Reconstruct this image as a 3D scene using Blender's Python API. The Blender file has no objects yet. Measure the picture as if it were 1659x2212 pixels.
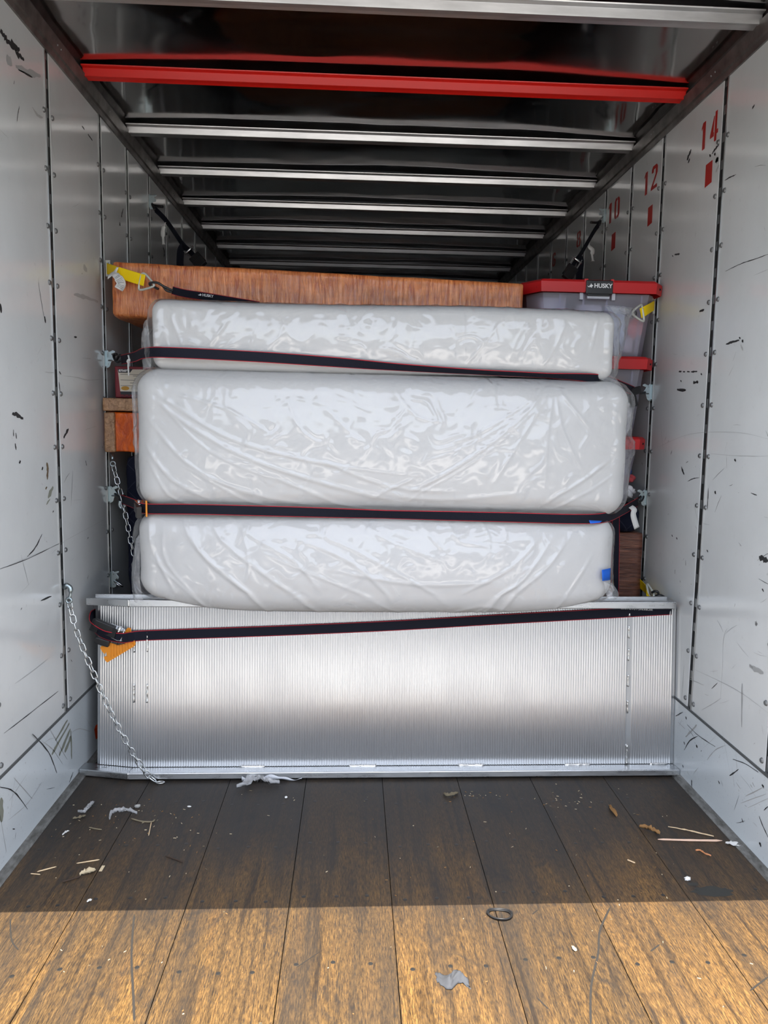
import bpy, math, random
import numpy as np
from mathutils import Vector, Matrix, Euler
random.seed(7); rng = np.random.default_rng(7)
C = bpy.context.scene.collection
S = bpy.context.scene
V = Vector
PI = math.pi

# ------------------------------------------------------------------ camera
FPX, CXP, CYP = 1678.9, 851.24, 1106.0
CAM = V((-.13195, -3.04865, 1.44514)); YAW, PITCH, ROLL = .05241, -.11035, .01612
_f = V((math.sin(YAW)*math.cos(PITCH), math.cos(YAW)*math.cos(PITCH), math.sin(PITCH)))
_r = V((math.cos(YAW), -math.sin(YAW), 0)); _u = _r.cross(_f)
RT = _r*math.cos(ROLL)+_u*math.sin(ROLL); UP = -_r*math.sin(ROLL)+_u*math.cos(ROLL)
cd = bpy.data.cameras.new('camera'); cam = bpy.data.objects.new('camera', cd); C.objects.link(cam)
cam.matrix_world = Matrix(((RT.x, UP.x, -_f.x, CAM.x), (RT.y, UP.y, -_f.y, CAM.y), (RT.z, UP.z, -_f.z, CAM.z), (0, 0, 0, 1)))
cd.sensor_width = 36; cd.sensor_fit = 'AUTO'; cd.lens = FPX/2212*36; cd.shift_x = -(CXP-829.5)/2212
cd.clip_start = .05; cd.clip_end = 300
S.camera = cam

def at(px, py, y=None, x=None, z=None):
    d = _f + RT*((px-CXP)/FPX) - UP*((py-CYP)/FPX)
    if y is not None: t = (y-CAM.y)/d.y
    elif x is not None: t = (x-CAM.x)/d.x
    else: t = (z-CAM.z)/d.z
    return CAM + d*t

# ------------------------------------------------------------------ light
SUN_E = math.atan2(2.70, .705)
w = bpy.data.worlds.new('sky'); S.world = w; w.use_nodes = True
nt = w.node_tree; bg = nt.nodes['Background']
sky = nt.nodes.new('ShaderNodeTexSky'); sky.sky_type = 'NISHITA'; sky.sun_disc = False
sky.sun_elevation = SUN_E; sky.sun_rotation = PI; sky.air_density = 1.0; sky.dust_density = 2.2; sky.ozone_density = .5
hs = nt.nodes.new('ShaderNodeHueSaturation'); hs.inputs['Saturation'].default_value = .5; nt.links.new(sky.outputs[0], hs.inputs['Color']); nt.links.new(hs.outputs[0], bg.inputs[0]); bg.inputs[1].default_value = .27
sl = bpy.data.lights.new('sun', 'SUN'); sl.energy = 4.15; sl.angle = .002; sl.color = (1, .92, .80)
so = bpy.data.objects.new('sun', sl); C.objects.link(so)
so.rotation_euler = V((0, math.cos(SUN_E), -math.sin(SUN_E))).to_track_quat('-Z', 'Y').to_euler(); so.location = (0, -20, 18)
pl = bpy.data.lights.new('rear_opening_portal', 'AREA'); pl.shape = 'RECTANGLE'; pl.size = 2.46; pl.size_y = 2.68; pl.cycles.is_portal = True
po = bpy.data.objects.new('rear_opening_portal', pl); C.objects.link(po); po.location = (0, -1.57, 1.35)
po.rotation_euler = V((0, 1, 0)).to_track_quat('-Z', 'Z').to_euler()
S.view_settings.view_transform = 'Standard'; S.view_settings.look = 'None'; S.view_settings.gamma = 1
S.view_settings.use_curve_mapping = False; S.view_settings.exposure = 1.32
S.cycles.max_bounces = 14; S.cycles.diffuse_bounces = 6; S.cycles.glossy_bounces = 6; S.cycles.transparent_max_bounces = 24
S.cycles.transmission_bounces = 8; S.cycles.sample_clamp_indirect = 6; S.cycles.caustics_reflective = False; S.cycles.caustics_refractive = False

# ------------------------------------------------------------------ materials
def lin(c):
    return tuple((v/255/12.92 if v/255 <= .04045 else ((v/255+.055)/1.055)**2.4) for v in c)
MATS = {}
def mat(name, base=(.8, .8, .8), metal=0, rough=.5, spec=.5, coat=0, coat_r=.05, trans=0, aniso=0):
    if name in MATS: return MATS[name]
    m = bpy.data.materials.new(name); m.use_nodes = True; b = m.node_tree.nodes['Principled BSDF']
    b.inputs['Base Color'].default_value = (*base, 1); b.inputs['Metallic'].default_value = metal
    b.inputs['Roughness'].default_value = rough; b.inputs['Specular IOR Level'].default_value = spec
    b.inputs['Coat Weight'].default_value = coat; b.inputs['Coat Roughness'].default_value = coat_r
    b.inputs['Transmission Weight'].default_value = trans
    if aniso: b.inputs['Anisotropic'].default_value = aniso
    MATS[name] = m; return m
class N:
    """small node-graph helper for one material"""
    def __init__(s, m): s.t = m.node_tree; s.b = s.t.nodes['Principled BSDF']; s.co = None
    def new(s, typ, **kw):
        n = s.t.nodes.new(typ)
        for k, v in kw.items(): setattr(n, k, v)
        return n
    def link(s, a, b): s.t.links.new(a, b)
    def coord(s, scale=(1, 1, 1), rot=(0, 0, 0), kind='Object'):
        if s.co is None: s.co = s.new('ShaderNodeTexCoord')
        mp = s.new('ShaderNodeMapping'); mp.inputs['Scale'].default_value = scale; mp.inputs['Rotation'].default_value = rot
        s.link(s.co.outputs[kind], mp.inputs[0]); return mp.outputs[0]
    def noise(s, vec, scale=1, detail=4, rough=.55, dist=0):
        n = s.new('ShaderNodeTexNoise'); n.inputs['Scale'].default_value = scale; n.inputs['Detail'].default_value = detail
        n.inputs['Roughness'].default_value = rough; n.inputs['Distortion'].default_value = dist
        s.link(vec, n.inputs['Vector']); return n.outputs['Fac']
    def ramp(s, fac, stops):
        r = s.new('ShaderNodeValToRGB'); e = r.color_ramp.elements
        while len(e) < len(stops): e.new(.5)
        for el, (p, c) in zip(e, stops): el.position = p; el.color = (*c, 1) if len(c) == 3 else c
        s.link(fac, r.inputs[0]); return r.outputs[0]
    def mix(s, a, b, fac, mode='MIX'):
        n = s.new('ShaderNodeMix', data_type='RGBA', blend_type=mode)
        for sock, v in ((n.inputs[0], fac), (n.inputs[6], a), (n.inputs[7], b)):
            if hasattr(v, 'is_output'): s.link(v, sock)
            elif isinstance(v, (int, float)): sock.default_value = v
            else: sock.default_value = (*v, 1)
        return n.outputs[2]
    def math(s, op, a, b=0.):
        n = s.new('ShaderNodeMath', operation=op)
        for sock, v in ((n.inputs[0], a), (n.inputs[1], b)):
            if hasattr(v, 'is_output'): s.link(v, sock)
            else: sock.default_value = v
        return n.outputs[0]
    def bump(s, h, strength=.3, dist=.002):
        n = s.new('ShaderNodeBump'); n.inputs['Strength'].default_value = strength; n.inputs['Distance'].default_value = dist
        s.link(h, n.inputs['Height']); s.link(n.outputs[0], s.b.inputs['Normal']); return n
    def set(s, name, v): s.link(v, s.b.inputs[name])

G3 = lambda v: (v, v, v)
# glossy white lining panels
m = M_wall = mat('white_lining_panel', (.68, .70, .69), rough=.12, spec=.55); n = N(m)
a = n.noise(n.coord((1, 1, 1)), 2.2, 5, .6); b_ = n.noise(n.coord((1, 3, 3)), 9, 6, .7)
n.set('Base Color', n.mix(n.ramp(a, [(.3, (.71, .73, .725)), (.7, (.80, .82, .815))]), (.50, .50, .48), n.math('MULTIPLY', n.ramp(b_, [(.62, G3(0)), (.72, G3(1))]), .25)))
n.set('Roughness', n.ramp(n.noise(n.coord((1, 1, 1)), 5, 3), [(.3, G3(.09)), (.75, G3(.24))]))
n.bump(n.noise(n.coord((1, 1, 1)), 4, 2), .12, .006)
m = M_kick = mat('white_kick_plate', (.68, .72, .73), rough=.22, spec=.5); n = N(m)
b_ = n.noise(n.coord((1, 14, 14)), 6, 8, .75, .4)
n.set('Base Color', n.mix((.74, .79, .81), (.25, .27, .26), n.math('MULTIPLY', n.ramp(b_, [(.60, G3(0)), (.70, G3(1))]), .55)))
M_post = mat('galvanized_post', (.22, .225, .225), 1, .4)
M_lip = mat('bright_post_lip', (.46, .47, .47), 1, .4)
M_slot = mat('slot_black', (.006, .006, .006), rough=.8)
M_rivet = mat('rivet_head', (.20, .205, .205), .5, .45)
M_caulk = mat('grey_caulk', (.10, .105, .105), rough=.8)
m = M_rail = mat('roof_rail', (.20, .185, .175), .7, .5); n = N(m)
n.set('Base Color', n.ramp(n.noise(n.coord((1, 1, 1)), 14, 4), [(.3, (.12, .11, .105)), (.7, (.25, .235, .22))]))
m = M_roof = mat('roof_sheet', (.42, .42, .42), 1, .13); n = N(m)
n.set('Roughness', n.ramp(n.noise(n.coord((1, 1, 1)), 3, 3), [(.3, G3(.06)), (.75, G3(.17))]))
n.set('Base Color', n.ramp(n.noise(n.coord((1, 1, 1)), 1.5, 4), [(.3, G3(.50)), (.7, G3(.62))]))
m = M_bow = mat('galvanized_bow', (.62, .64, .64), .9, .36); n = N(m)
n.set('Base Color', n.ramp(n.noise(n.coord((1, 6, 6)), 6, 5), [(.3, G3(.52)), (.7, G3(.70))]))
M_redbow = mat('red_painted_bow', lin((214, 34, 26)), rough=.35, spec=.5)
m = M_trim = mat('weathered_aluminium_trim', (.20, .20, .19), .5, .55); n = N(m)
n.set('Base Color', n.ramp(n.noise(n.coord((8, 3, 8)), 6, 6, .65), [(.3, (.09, .085, .075)), (.7, (.30, .30, .285))]))
# floor boards
m = M_wood = mat('worn_oak_boards', (.2, .12, .06), rough=.55, spec=.32); n = N(m)
sx = n.new('ShaderNodeSeparateXYZ'); n.link(n.coord(), sx.inputs[0])
pid = n.math('FLOOR', n.math('DIVIDE', n.math('ADD', sx.outputs[0], .0), .3085))
wn = n.new('ShaderNodeTexWhiteNoise', noise_dimensions='1D'); n.link(pid, wn.inputs['W'])
cmb = n.new('ShaderNodeCombineXYZ'); n.link(n.math('ADD', sx.outputs[0], n.math('MULTIPLY', wn.outputs[0], 3.)), cmb.inputs[0])
n.link(n.math('ADD', sx.outputs[1], n.math('MULTIPLY', wn.outputs[0], 7.)), cmb.inputs[1]); n.link(sx.outputs[2], cmb.inputs[2])
def mapped(sc):
    mp = n.new('ShaderNodeMapping'); mp.inputs['Scale'].default_value = sc; n.link(cmb.outputs[0], mp.inputs[0]); return mp.outputs[0]
fine = n.noise(mapped((300, 34, 1)), 1, 6, .72, .3)
mid_ = n.noise(mapped((38, 1.6, 1)), 1, 6, .65, .6)
broad = n.noise(mapped((7, .9, 1)), 1, 4, .6, .5)
blot = n.noise(mapped((9, 7, 1)), 1, 6, .7, .8)
speck = n.noise(mapped((95, 40, 1)), 1, 4, .7)
col = n.ramp(fine, [(.38, (.060, .034, .014)), (.49, (.200, .112, .034)), (.64, (.43, .250, .080))])
col = n.mix(col, n.ramp(mid_, [(.33, (.10, .075, .05)), (.52, (1, .97, .92)), (.75, (1.25, 1.12, .95))]), .85, 'MULTIPLY')
col = n.mix(col, (.045, .038, .032), n.math('MULTIPLY', n.ramp(broad, [(.46, G3(0)), (.66, G3(1))]), .62))
col = n.mix(col, (.034, .031, .029), n.math('MULTIPLY', n.ramp(blot, [(.56, G3(0)), (.70, G3(1))]), .72))
col = n.mix(col, (.05, .042, .035), n.math('MULTIPLY', n.ramp(speck, [(.58, G3(0)), (.66, G3(1))]), .55))
col = n.mix(col, n.ramp(wn.outputs[0], [(0, (.80, .80, .80)), (1, (1.12, 1.08, 1.02))]), 1.0, 'MULTIPLY')
# rubber grime plus floor shade put into the colour, darker and greyer further in
grime_shade = n.math('ADD', n.math('ADD', n.math('MULTIPLY', sx.outputs[1], .62), .62), n.math('MULTIPLY', n.noise(mapped((4, 1.2, 1)), 1, 4), .9))
col = n.mix(col, n.mix((.038, .036, .034), (.018, .0185, .020), blot), n.math('MULTIPLY', n.ramp(grime_shade, [(0, G3(.05)), (.45, G3(.55)), (.75, G3(.92)), (1, G3(1))]), .90))
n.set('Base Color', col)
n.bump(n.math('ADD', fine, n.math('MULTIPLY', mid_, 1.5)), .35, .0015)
M_under = mat('dark_gap', (.01, .009, .008), rough=.9)
M_screw = mat('floor_screw', (.05, .048, .045), .6, .5)
# metals
m = M_alu = mat('mill_aluminium', (.68, .69, .70), 1, .30); n = N(m)
n.set('Roughness', n.ramp(n.noise(n.coord((3, 1, 1)), 2, 3, .5), [(.3, G3(.15)), (.7, G3(.20))]))
b2 = n.new('ShaderNodeBsdfPrincipled'); b2.inputs['Metallic'].default_value = 1; b2.inputs['Roughness'].default_value = .5; b2.inputs['Base Color'].default_value = (.52, .53, .54, 1)
ms = n.new('ShaderNodeMixShader'); ms.inputs[0].default_value = .34; n.link(n.b.outputs[0], ms.inputs[1]); n.link(b2.outputs[0], ms.inputs[2]); n.link(ms.outputs[0], n.t.nodes['Material Output'].inputs[0])
m = M_alu2 = mat('aluminium_angle', (.60, .61, .62), 1, .28); n = N(m)
n.set('Roughness', n.ramp(n.noise(n.coord((2, 9, 9)), 5, 6, .7), [(.3, G3(.22)), (.7, G3(.42))]))
M_weld = mat('weld_metal', (.80, .80, .79), 1, .22)
M_zinc = mat('zinc_plate', (.40, .47, .49), .9, .32)
M_steel = mat('bright_steel', (.72, .73, .74), 1, .2)
M_chain = mat('zinc_chain', (.66, .68, .68), 1, .27)
M_black = mat('black_plastic', (.012, .012, .013), rough=.35)
M_blacksteel = mat('black_coated_hook', (.016, .016, .017), rough=.4)
m = M_web = mat('navy_webbing', lin((18, 20, 33)), rough=.75, spec=.25); n = N(m)
wv = n.new('ShaderNodeTexWave', bands_direction='DIAGONAL'); wv.inputs['Scale'].default_value = 160; n.link(n.coord(), wv.inputs[0]); n.bump(wv.outputs['Fac'], .25, .0006)
M_red = mat('red_webbing_edge', lin((176, 44, 54)), rough=.7, spec=.2)
m = M_yel = mat('yellow_webbing', lin((250, 214, 10)), rough=.6, spec=.3); n = N(m)
wv = n.new('ShaderNodeTexWave', bands_direction='Y'); wv.inputs['Scale'].default_value = 90; n.link(n.coord(), wv.inputs[0]); n.bump(wv.outputs['Fac'], .3, .0008)
M_dring = mat('grey_coated_ring', (.62, .64, .58), .3, .4)
M_tag = mat('white_tag', (.80, .80, .78), rough=.6)
M_ink = mat('black_ink', (.03, .03, .035), rough=.7)
M_redpaint = mat('red_stencil_paint', lin((184, 34, 26)), rough=.45)
M_tape = mat('blue_tape', lin((16, 98, 208)), rough=.55)
m = M_orange = mat('orange_plastic', lin((226, 140, 30)), rough=.45)
M_lid = mat('red_lid_plastic', lin((196, 30, 34)), rough=.42)
M_white_print = mat('white_print', (.85, .85, .85), rough=.6)
# soft things
m = M_cloth = mat('white_mattress_cloth', (.62, .615, .60), rough=.8, spec=.2); n = N(m)
n.bump(n.noise(n.coord((1, 1, 1)), 160, 3), .12, .001)
def soft_fresnel(t, gain, normal=None):
    lw = t.nodes.new('ShaderNodeLayerWeight'); lw.inputs[0].default_value = .5
    if normal is not None: t.links.new(normal, lw.inputs['Normal'])
    a = t.nodes.new('ShaderNodeMath'); a.operation = 'POWER'; a.inputs[1].default_value = 4; t.links.new(lw.outputs['Facing'], a.inputs[0])
    b = t.nodes.new('ShaderNodeMath'); b.operation = 'MULTIPLY_ADD'; b.inputs[1].default_value = .8*gain; b.inputs[2].default_value = .045*gain; b.use_clamp = True; t.links.new(a.outputs[0], b.inputs[0])
    return b.outputs[0]
def film(name, haze, tint=(.98, .98, .985), r=.11, sc=11, bs=1.0, gk=1.15):
    m = bpy.data.materials.new(name); m.use_nodes = True; t = m.node_tree; t.nodes.clear()
    o = t.nodes.new('ShaderNodeOutputMaterial'); tr = t.nodes.new('ShaderNodeBsdfTransparent'); tr.inputs[0].default_value = (*tint, 1)
    di = t.nodes.new('ShaderNodeBsdfDiffuse'); di.inputs[0].default_value = (.72, .73, .74, 1)
    gl = t.nodes.new('ShaderNodeBsdfGlossy'); gl.inputs['Roughness'].default_value = r; gl.inputs[0].default_value = (1, 1, 1, 1)
    co = t.nodes.new('ShaderNodeTexCoord'); no = t.nodes.new('ShaderNodeTexNoise'); no.noise_type = 'RIDGED_MULTIFRACTAL'; no.inputs['Scale'].default_value = sc; no.inputs['Detail'].default_value = 3
    no.inputs['Distortion'].default_value = 1.2
    bu = t.nodes.new('ShaderNodeBump'); bu.inputs['Strength'].default_value = bs; bu.inputs['Distance'].default_value = .012
    L = t.links.new; L(co.outputs['Object'], no.inputs['Vector']); L(no.outputs['Fac'], bu.inputs['Height'])
    L(bu.outputs[0], gl.inputs['Normal'])
    m1 = t.nodes.new('ShaderNodeMixShader'); m1.inputs[0].default_value = haze; L(tr.outputs[0], m1.inputs[1]); L(di.outputs[0], m1.inputs[2])
    mu = soft_fresnel(t, gk, bu.outputs[0])
    m2 = t.nodes.new('ShaderNodeMixShader'); L(mu, m2.inputs[0]); L(m1.outputs[0], m2.inputs[1]); L(gl.outputs[0], m2.inputs[2])
    L(m2.outputs[0], o.inputs[0]); MATS[name] = m; return m
M_film = film('clear_bag_film', .035)
M_loose = film('loose_bag_film', .26, r=.16, sc=16, gk=1.0)
M_scrapfilm = film('clear_scrap_film', .38, r=.15)
def wrapped(name, dark, light, streak, sc=(1, 1, 1), rough=.3, coat=.6):
    m = mat(name, light, rough=rough, coat=coat, coat_r=.15, spec=.35); n = N(m)
    a = n.noise(n.coord(streak), 1, 5, .65, .8); b_ = n.noise(n.coord(sc), 2.2, 3, .6)
    c = n.mix(n.ramp(a, [(.32, dark), (.68, light)]), n.ramp(b_, [(.35, (.75, .72, .70)), (.65, (1.1, 1.08, 1.05))]), 1., 'MULTIPLY')
    n.set('Base Color', c); bu = n.bump(a, .9, .006); n.link(bu.outputs[0], n.b.inputs['Coat Normal']); return m
M_wrap = wrapped('stretch_wrapped_brown', lin((176, 80, 32)), lin((250, 162, 96)), (70, 30, 9), (1.6, 3, 6))
M_wrap2 = wrapped('stretch_wrapped_tan', lin((128, 90, 58)), lin((204, 162, 122)), (60, 30, 55), rough=.35)
M_wrapo = wrapped('stretch_wrapped_orange', lin((180, 62, 4)), lin((250, 116, 8)), (30, 14, 12), rough=.3, coat=.15)
M_wrapr = wrapped('stretch_wrapped_dark_brown', lin((72, 34, 26)), lin((150, 98, 76)), (10, 10, 130), rough=.35)
def quilt(name, base, line):
    m = mat(name, base, rough=.9, spec=.15); n = N(m)
    wv = n.new('ShaderNodeTexWave', wave_type='BANDS', bands_direction='DIAGONAL', wave_profile='TRI'); wv.inputs['Scale'].default_value = 5.2
    n.link(n.coord((1, .3, 1)), wv.inputs[0])
    wv2 = n.new('ShaderNodeTexWave', wave_type='BANDS', bands_direction='DIAGONAL', wave_profile='TRI'); wv2.inputs['Scale'].default_value = 5.2
    n.link(n.coord((-1, .3, 1)), wv2.inputs[0])
    mn = n.math('MAXIMUM', wv.outputs['Fac'], wv2.outputs['Fac'])
    n.set('Base Color', n.mix(base, line, n.math('MULTIPLY', n.ramp(mn, [(.94, G3(0)), (.98, G3(1))]), .5)))
    n.bump(mn, -.6, .01); return m
M_quilt = quilt('navy_moving_blanket', (.010, .012, .026), (.05, .055, .08))
def tote_plastic():
    m = bpy.data.materials.new('frosted_tote_plastic'); m.use_nodes = True; t = m.node_tree; t.nodes.clear(); L = t.links.new
    o = t.nodes.new('ShaderNodeOutputMaterial'); tr = t.nodes.new('ShaderNodeBsdfTransparent'); tr.inputs[0].default_value = (.84, .83, .93, 1)
    di = t.nodes.new('ShaderNodeBsdfDiffuse'); di.inputs[0].default_value = (.80, .79, .90, 1)
    tl = t.nodes.new('ShaderNodeBsdfTranslucent'); tl.inputs[0].default_value = (.82, .81, .92, 1)
    gl = t.nodes.new('ShaderNodeBsdfGlossy'); gl.inputs['Roughness'].default_value = .22
    m0 = t.nodes.new('ShaderNodeMixShader'); m0.inputs[0].default_value = .4; L(di.outputs[0], m0.inputs[1]); L(tl.outputs[0], m0.inputs[2])
    m1 = t.nodes.new('ShaderNodeMixShader'); m1.inputs[0].default_value = .46; L(tr.outputs[0], m1.inputs[1]); L(m0.outputs[0], m1.inputs[2])
    m2 = t.nodes.new('ShaderNodeMixShader'); L(soft_fresnel(t, .8), m2.inputs[0]); L(m1.outputs[0], m2.inputs[1]); L(gl.outputs[0], m2.inputs[2]); L(m2.outputs[0], o.inputs[0])
    return m
M_tote = tote_plastic()
M_scuff = mat('black_scuff', (.025, .025, .026), rough=.7)
M_scuff2 = mat('grey_scratch', (.44, .445, .44), rough=.7)
M_scuff3 = mat('brown_scuff', (.16, .11, .06), rough=.8)
M_scuff4 = mat('olive_scuff', (.25, .26, .21), rough=.8)
m = M_conc = mat('yard_with_added_strip', (.40, .385, .36), rough=.9); n = N(m)
sg = n.new('ShaderNodeSeparateXYZ'); n.link(n.coord(), sg.inputs[0])
added_strip = n.ramp(n.math('MULTIPLY', n.math('ADD', n.math('ABSOLUTE', n.math('ADD', sg.outputs[1], 9.6)), n.math('MULTIPLY', n.noise(n.coord(), .5, 4), 2.)), .1), [(.32, G3(1)), (.37, G3(0))])  # pale strip added on the unseen ground, reflected as the ramp's bright band
n.set('Base Color', n.mix(n.ramp(n.noise(n.coord(), .8, 6), [(.3, (.115, .115, .114)), (.7, (.165, .165, .162))]), n.ramp(n.noise(n.coord(), .8, 6), [(.3, (.68, .655, .61)), (.7, (.80, .775, .73))]), added_strip))

# ------------------------------------------------------------------ mesh helpers
class MB:
    def __init__(s): s.v = []; s.f = []; s.mi = []; s.sm = []
    def add(s, vs, fs, mi=0, sm=False):
        o = len(s.v); s.v += [tuple(p) for p in vs]
        for f in fs: s.f.append(tuple(i+o for i in f)); s.mi.append(mi); s.sm.append(sm)
        return s
    def box(s, lo, hi, mi=0, M=None):
        x0, y0, z0 = lo; x1, y1, z1 = hi
        vs = [V((x, y, z)) for x in (x0, x1) for y in (y0, y1) for z in (z0, z1)]
        if M: vs = [M @ p for p in vs]
        return s.add(vs, [(0, 1, 3, 2), (4, 6, 7, 5), (0, 4, 5, 1), (2, 3, 7, 6), (0, 2, 6, 4), (1, 5, 7, 3)], mi)
    def prism(s, poly, d, mi=0, sm=False):
        """poly: list of 3-D points (closed outline); d: extrusion vector"""
        k = len(poly); d = V(d); vs = [V(p) for p in poly]+[V(p)+d for p in poly]
        fs = [tuple(range(k-1, -1, -1)), tuple(range(k, 2*k))]+[(i, (i+1) % k, k+(i+1) % k, k+i) for i in range(k)]
        return s.add(vs, fs, mi, sm)
    def tube(s, path, r, k=8, closed=False, mi=0, cap=True):
        P = [V(p) for p in path]; n_ = len(P); rs = r if isinstance(r, (list, tuple)) else [r]*n_
        T = []
        for i in range(n_):
            a = P[(i-1) % n_] if (closed or i > 0) else P[i]; b = P[(i+1) % n_] if (closed or i < n_-1) else P[i]
            T.append((b-a).normalized())
        ref = V((0, 0, 1)) if abs(T[0].z) < .9 else V((1, 0, 0)); nrm = (ref-T[0]*ref.dot(T[0])).normalized(); vs = []
        for i in range(n_):
            nrm = nrm-T[i]*nrm.dot(T[i])
            nrm = nrm.normalized() if nrm.length > 1e-6 else T[i].orthogonal().normalized()
            bn = T[i].cross(nrm)
            for j in range(k):
                a = 2*PI*j/k; vs.append(P[i]+(nrm*math.cos(a)+bn*math.sin(a))*rs[i])
        fs = []
        for i in range(n_ if closed else n_-1):
            for j in range(k): fs.append((i*k+j, i*k+(j+1) % k, ((i+1) % n_)*k+(j+1) % k, ((i+1) % n_)*k+j))
        if cap and not closed: fs += [tuple(range(k-1, -1, -1)), tuple((n_-1)*k+j for j in range(k))]
        return s.add(vs, fs, mi, True)
    def disc(s, c, nrm, r, h, k=10, mi=0):
        c = V(c); nrm = V(nrm).normalized(); a = nrm.orthogonal().normalized(); b = nrm.cross(a)
        vs = [c+(a*math.cos(2*PI*i/k)+b*math.sin(2*PI*i/k))*r for i in range(k)]
        vs += [c+nrm*h+(a*math.cos(2*PI*i/k)+b*math.sin(2*PI*i/k))*r*.7 for i in range(k)]
        return s.add(vs, [(i, (i+1) % k, k+(i+1) % k, k+i) for i in range(k)]+[tuple(range(k, 2*k))], mi, False)
    def grid(s, P, mi=0, sm=True):
        nu, nv = len(P), len(P[0]); vs = [p for row in P for p in row]
        return s.add(vs, [(i*nv+j, (i+1)*nv+j, (i+1)*nv+j+1, i*nv+j+1) for i in range(nu-1) for j in range(nv-1)], mi, sm)
    def build(s, name, mats, parent=None, bevel=0, origin=None):
        me = bpy.data.meshes.new(name)
        off = V(origin) if origin is not None else (parent_loc(parent) if parent else V((0, 0, 0)))
        me.from_pydata([tuple(V(p)-off) for p in s.v], [], s.f)
        for mm in (mats if isinstance(mats, (list, tuple)) else [mats]): me.materials.append(mm)
        me.polygons.foreach_set('material_index', s.mi); me.polygons.foreach_set('use_smooth', s.sm); me.update()
        return finish(me, name, parent, bevel, off)
def split_parts(mb):
    par = list(range(len(mb.v)))
    def find(i):
        while par[i] != i: par[i] = par[par[i]]; i = par[i]
        return i
    for f in mb.f:
        for q in f[1:]: par[find(q)] = find(f[0])
    groups = {}
    for k, f in enumerate(mb.f): groups.setdefault(find(f[0]), []).append(k)
    out = []
    for ks in groups.values():
        m2 = MB(); ids = sorted({i for k in ks for i in mb.f[k]}); mp = {i: j for j, i in enumerate(ids)}
        m2.v = [mb.v[i] for i in ids]; m2.f = [tuple(mp[i] for i in mb.f[k]) for k in ks]; m2.mi = [mb.mi[k] for k in ks]; m2.sm = [mb.sm[k] for k in ks]; out.append(m2)
    return out
def build_each(mb, name, mats, parent, bevel=0): return [q.build(name, mats, parent, bevel) for q in split_parts(mb)]
def parent_loc(p):
    l = V((0, 0, 0))
    while p is not None: l = l+p.location; p = p.parent
    return l
def finish(me, name, parent, bevel=0, off=V((0, 0, 0))):
    o = bpy.data.objects.new(name, me); C.objects.link(o)
    if parent is not None: o.parent = parent; o.location = off-parent_loc(parent)
    else: o.location = off
    if bevel:
        b = o.modifiers.new('bevel', 'BEVEL'); b.width = bevel; b.segments = 2; b.limit_method = 'ANGLE'; b.angle_limit = .6; b.harden_normals = False
    return o
def tag(o, label=None, cat=None, group=None, kind=None):
    if label: o['label'] = label
    if cat: o['category'] = cat
    if group: o['group'] = group
    if kind: o['kind'] = kind
    return o
def empty(name, loc, label=None, cat=None, group=None, kind=None):
    o = bpy.data.objects.new(name, None); C.objects.link(o); o.location = loc; o.empty_display_size = .05
    return tag(o, label, cat, group, kind)
def cr(pts, n_=8):
    P = [V(p) for p in pts]; out = []
    for i in range(len(P)-1):
        p0 = P[max(i-1, 0)]; p1 = P[i]; p2 = P[i+1]; p3 = P[min(i+2, len(P)-1)]
        for k in range(n_):
            t = k/n_; out.append(.5*((2*p1)+(-p0+p2)*t+(2*p0-5*p1+4*p2-p3)*t*t+(-p0+3*p1-3*p2+p3)*t**3))
    out.append(P[-1]); return out
def npmesh(name, verts, faces, mats, parent=None, smooth=True):
    verts = np.asarray(verts); _, first, inv = np.unique(np.round(verts, 4), axis=0, return_index=True, return_inverse=True)
    verts = verts[first]; faces = inv.reshape(-1)[np.asarray(faces)]
    faces = faces[[len(set(f)) == 4 for f in faces.tolist()]]
    me = bpy.data.meshes.new(name); off = parent_loc(parent) if parent else V((0, 0, 0))
    vv = np.asarray(verts, dtype=np.float32)-np.array(off, dtype=np.float32); ff = np.asarray(faces, dtype=np.int32)
    me.vertices.add(len(vv)); me.vertices.foreach_set('co', vv.ravel()); me.loops.add(ff.size); me.loops.foreach_set('vertex_index', ff.ravel())
    me.polygons.add(len(ff)); me.polygons.foreach_set('loop_start', np.arange(0, ff.size, ff.shape[1], dtype=np.int32))
    me.polygons.foreach_set('use_smooth', np.full(len(ff), smooth)); me.materials.append(mats); me.update(calc_edges=True); me.validate()
    return finish(me, name, parent, 0, off)
def text_mesh(body, size, mats, name, parent, M, extrude=.0004, offset=0.0, shear=0, align='LEFT'):
    cu = bpy.data.curves.new(name, 'FONT'); cu.body = body; cu.size = size; cu.extrude = extrude; cu.offset = offset; cu.shear = shear; cu.align_x = align; cu.align_y = 'CENTER'
    o = bpy.data.objects.new(name+'_src', cu); C.objects.link(o); dg = bpy.context.evaluated_depsgraph_get()
    me = bpy.data.meshes.new_from_object(o.evaluated_get(dg)); bpy.data.objects.remove(o); me.name = name
    me.transform(M); off = parent_loc(parent); me.transform(Matrix.Translation(-off)); me.materials.clear(); me.materials.append(mats)
    return finish(me, name, parent, 0, off)
def frame_m(o, xa, ya):
    xa = V(xa).normalized(); za = xa.cross(V(ya)).normalized(); ya = za.cross(xa)
    return Matrix(((xa.x, ya.x, za.x, o[0]), (xa.y, ya.y, za.y, o[1]), (xa.z, ya.z, za.z, o[2]), (0, 0, 0, 1)))
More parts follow.
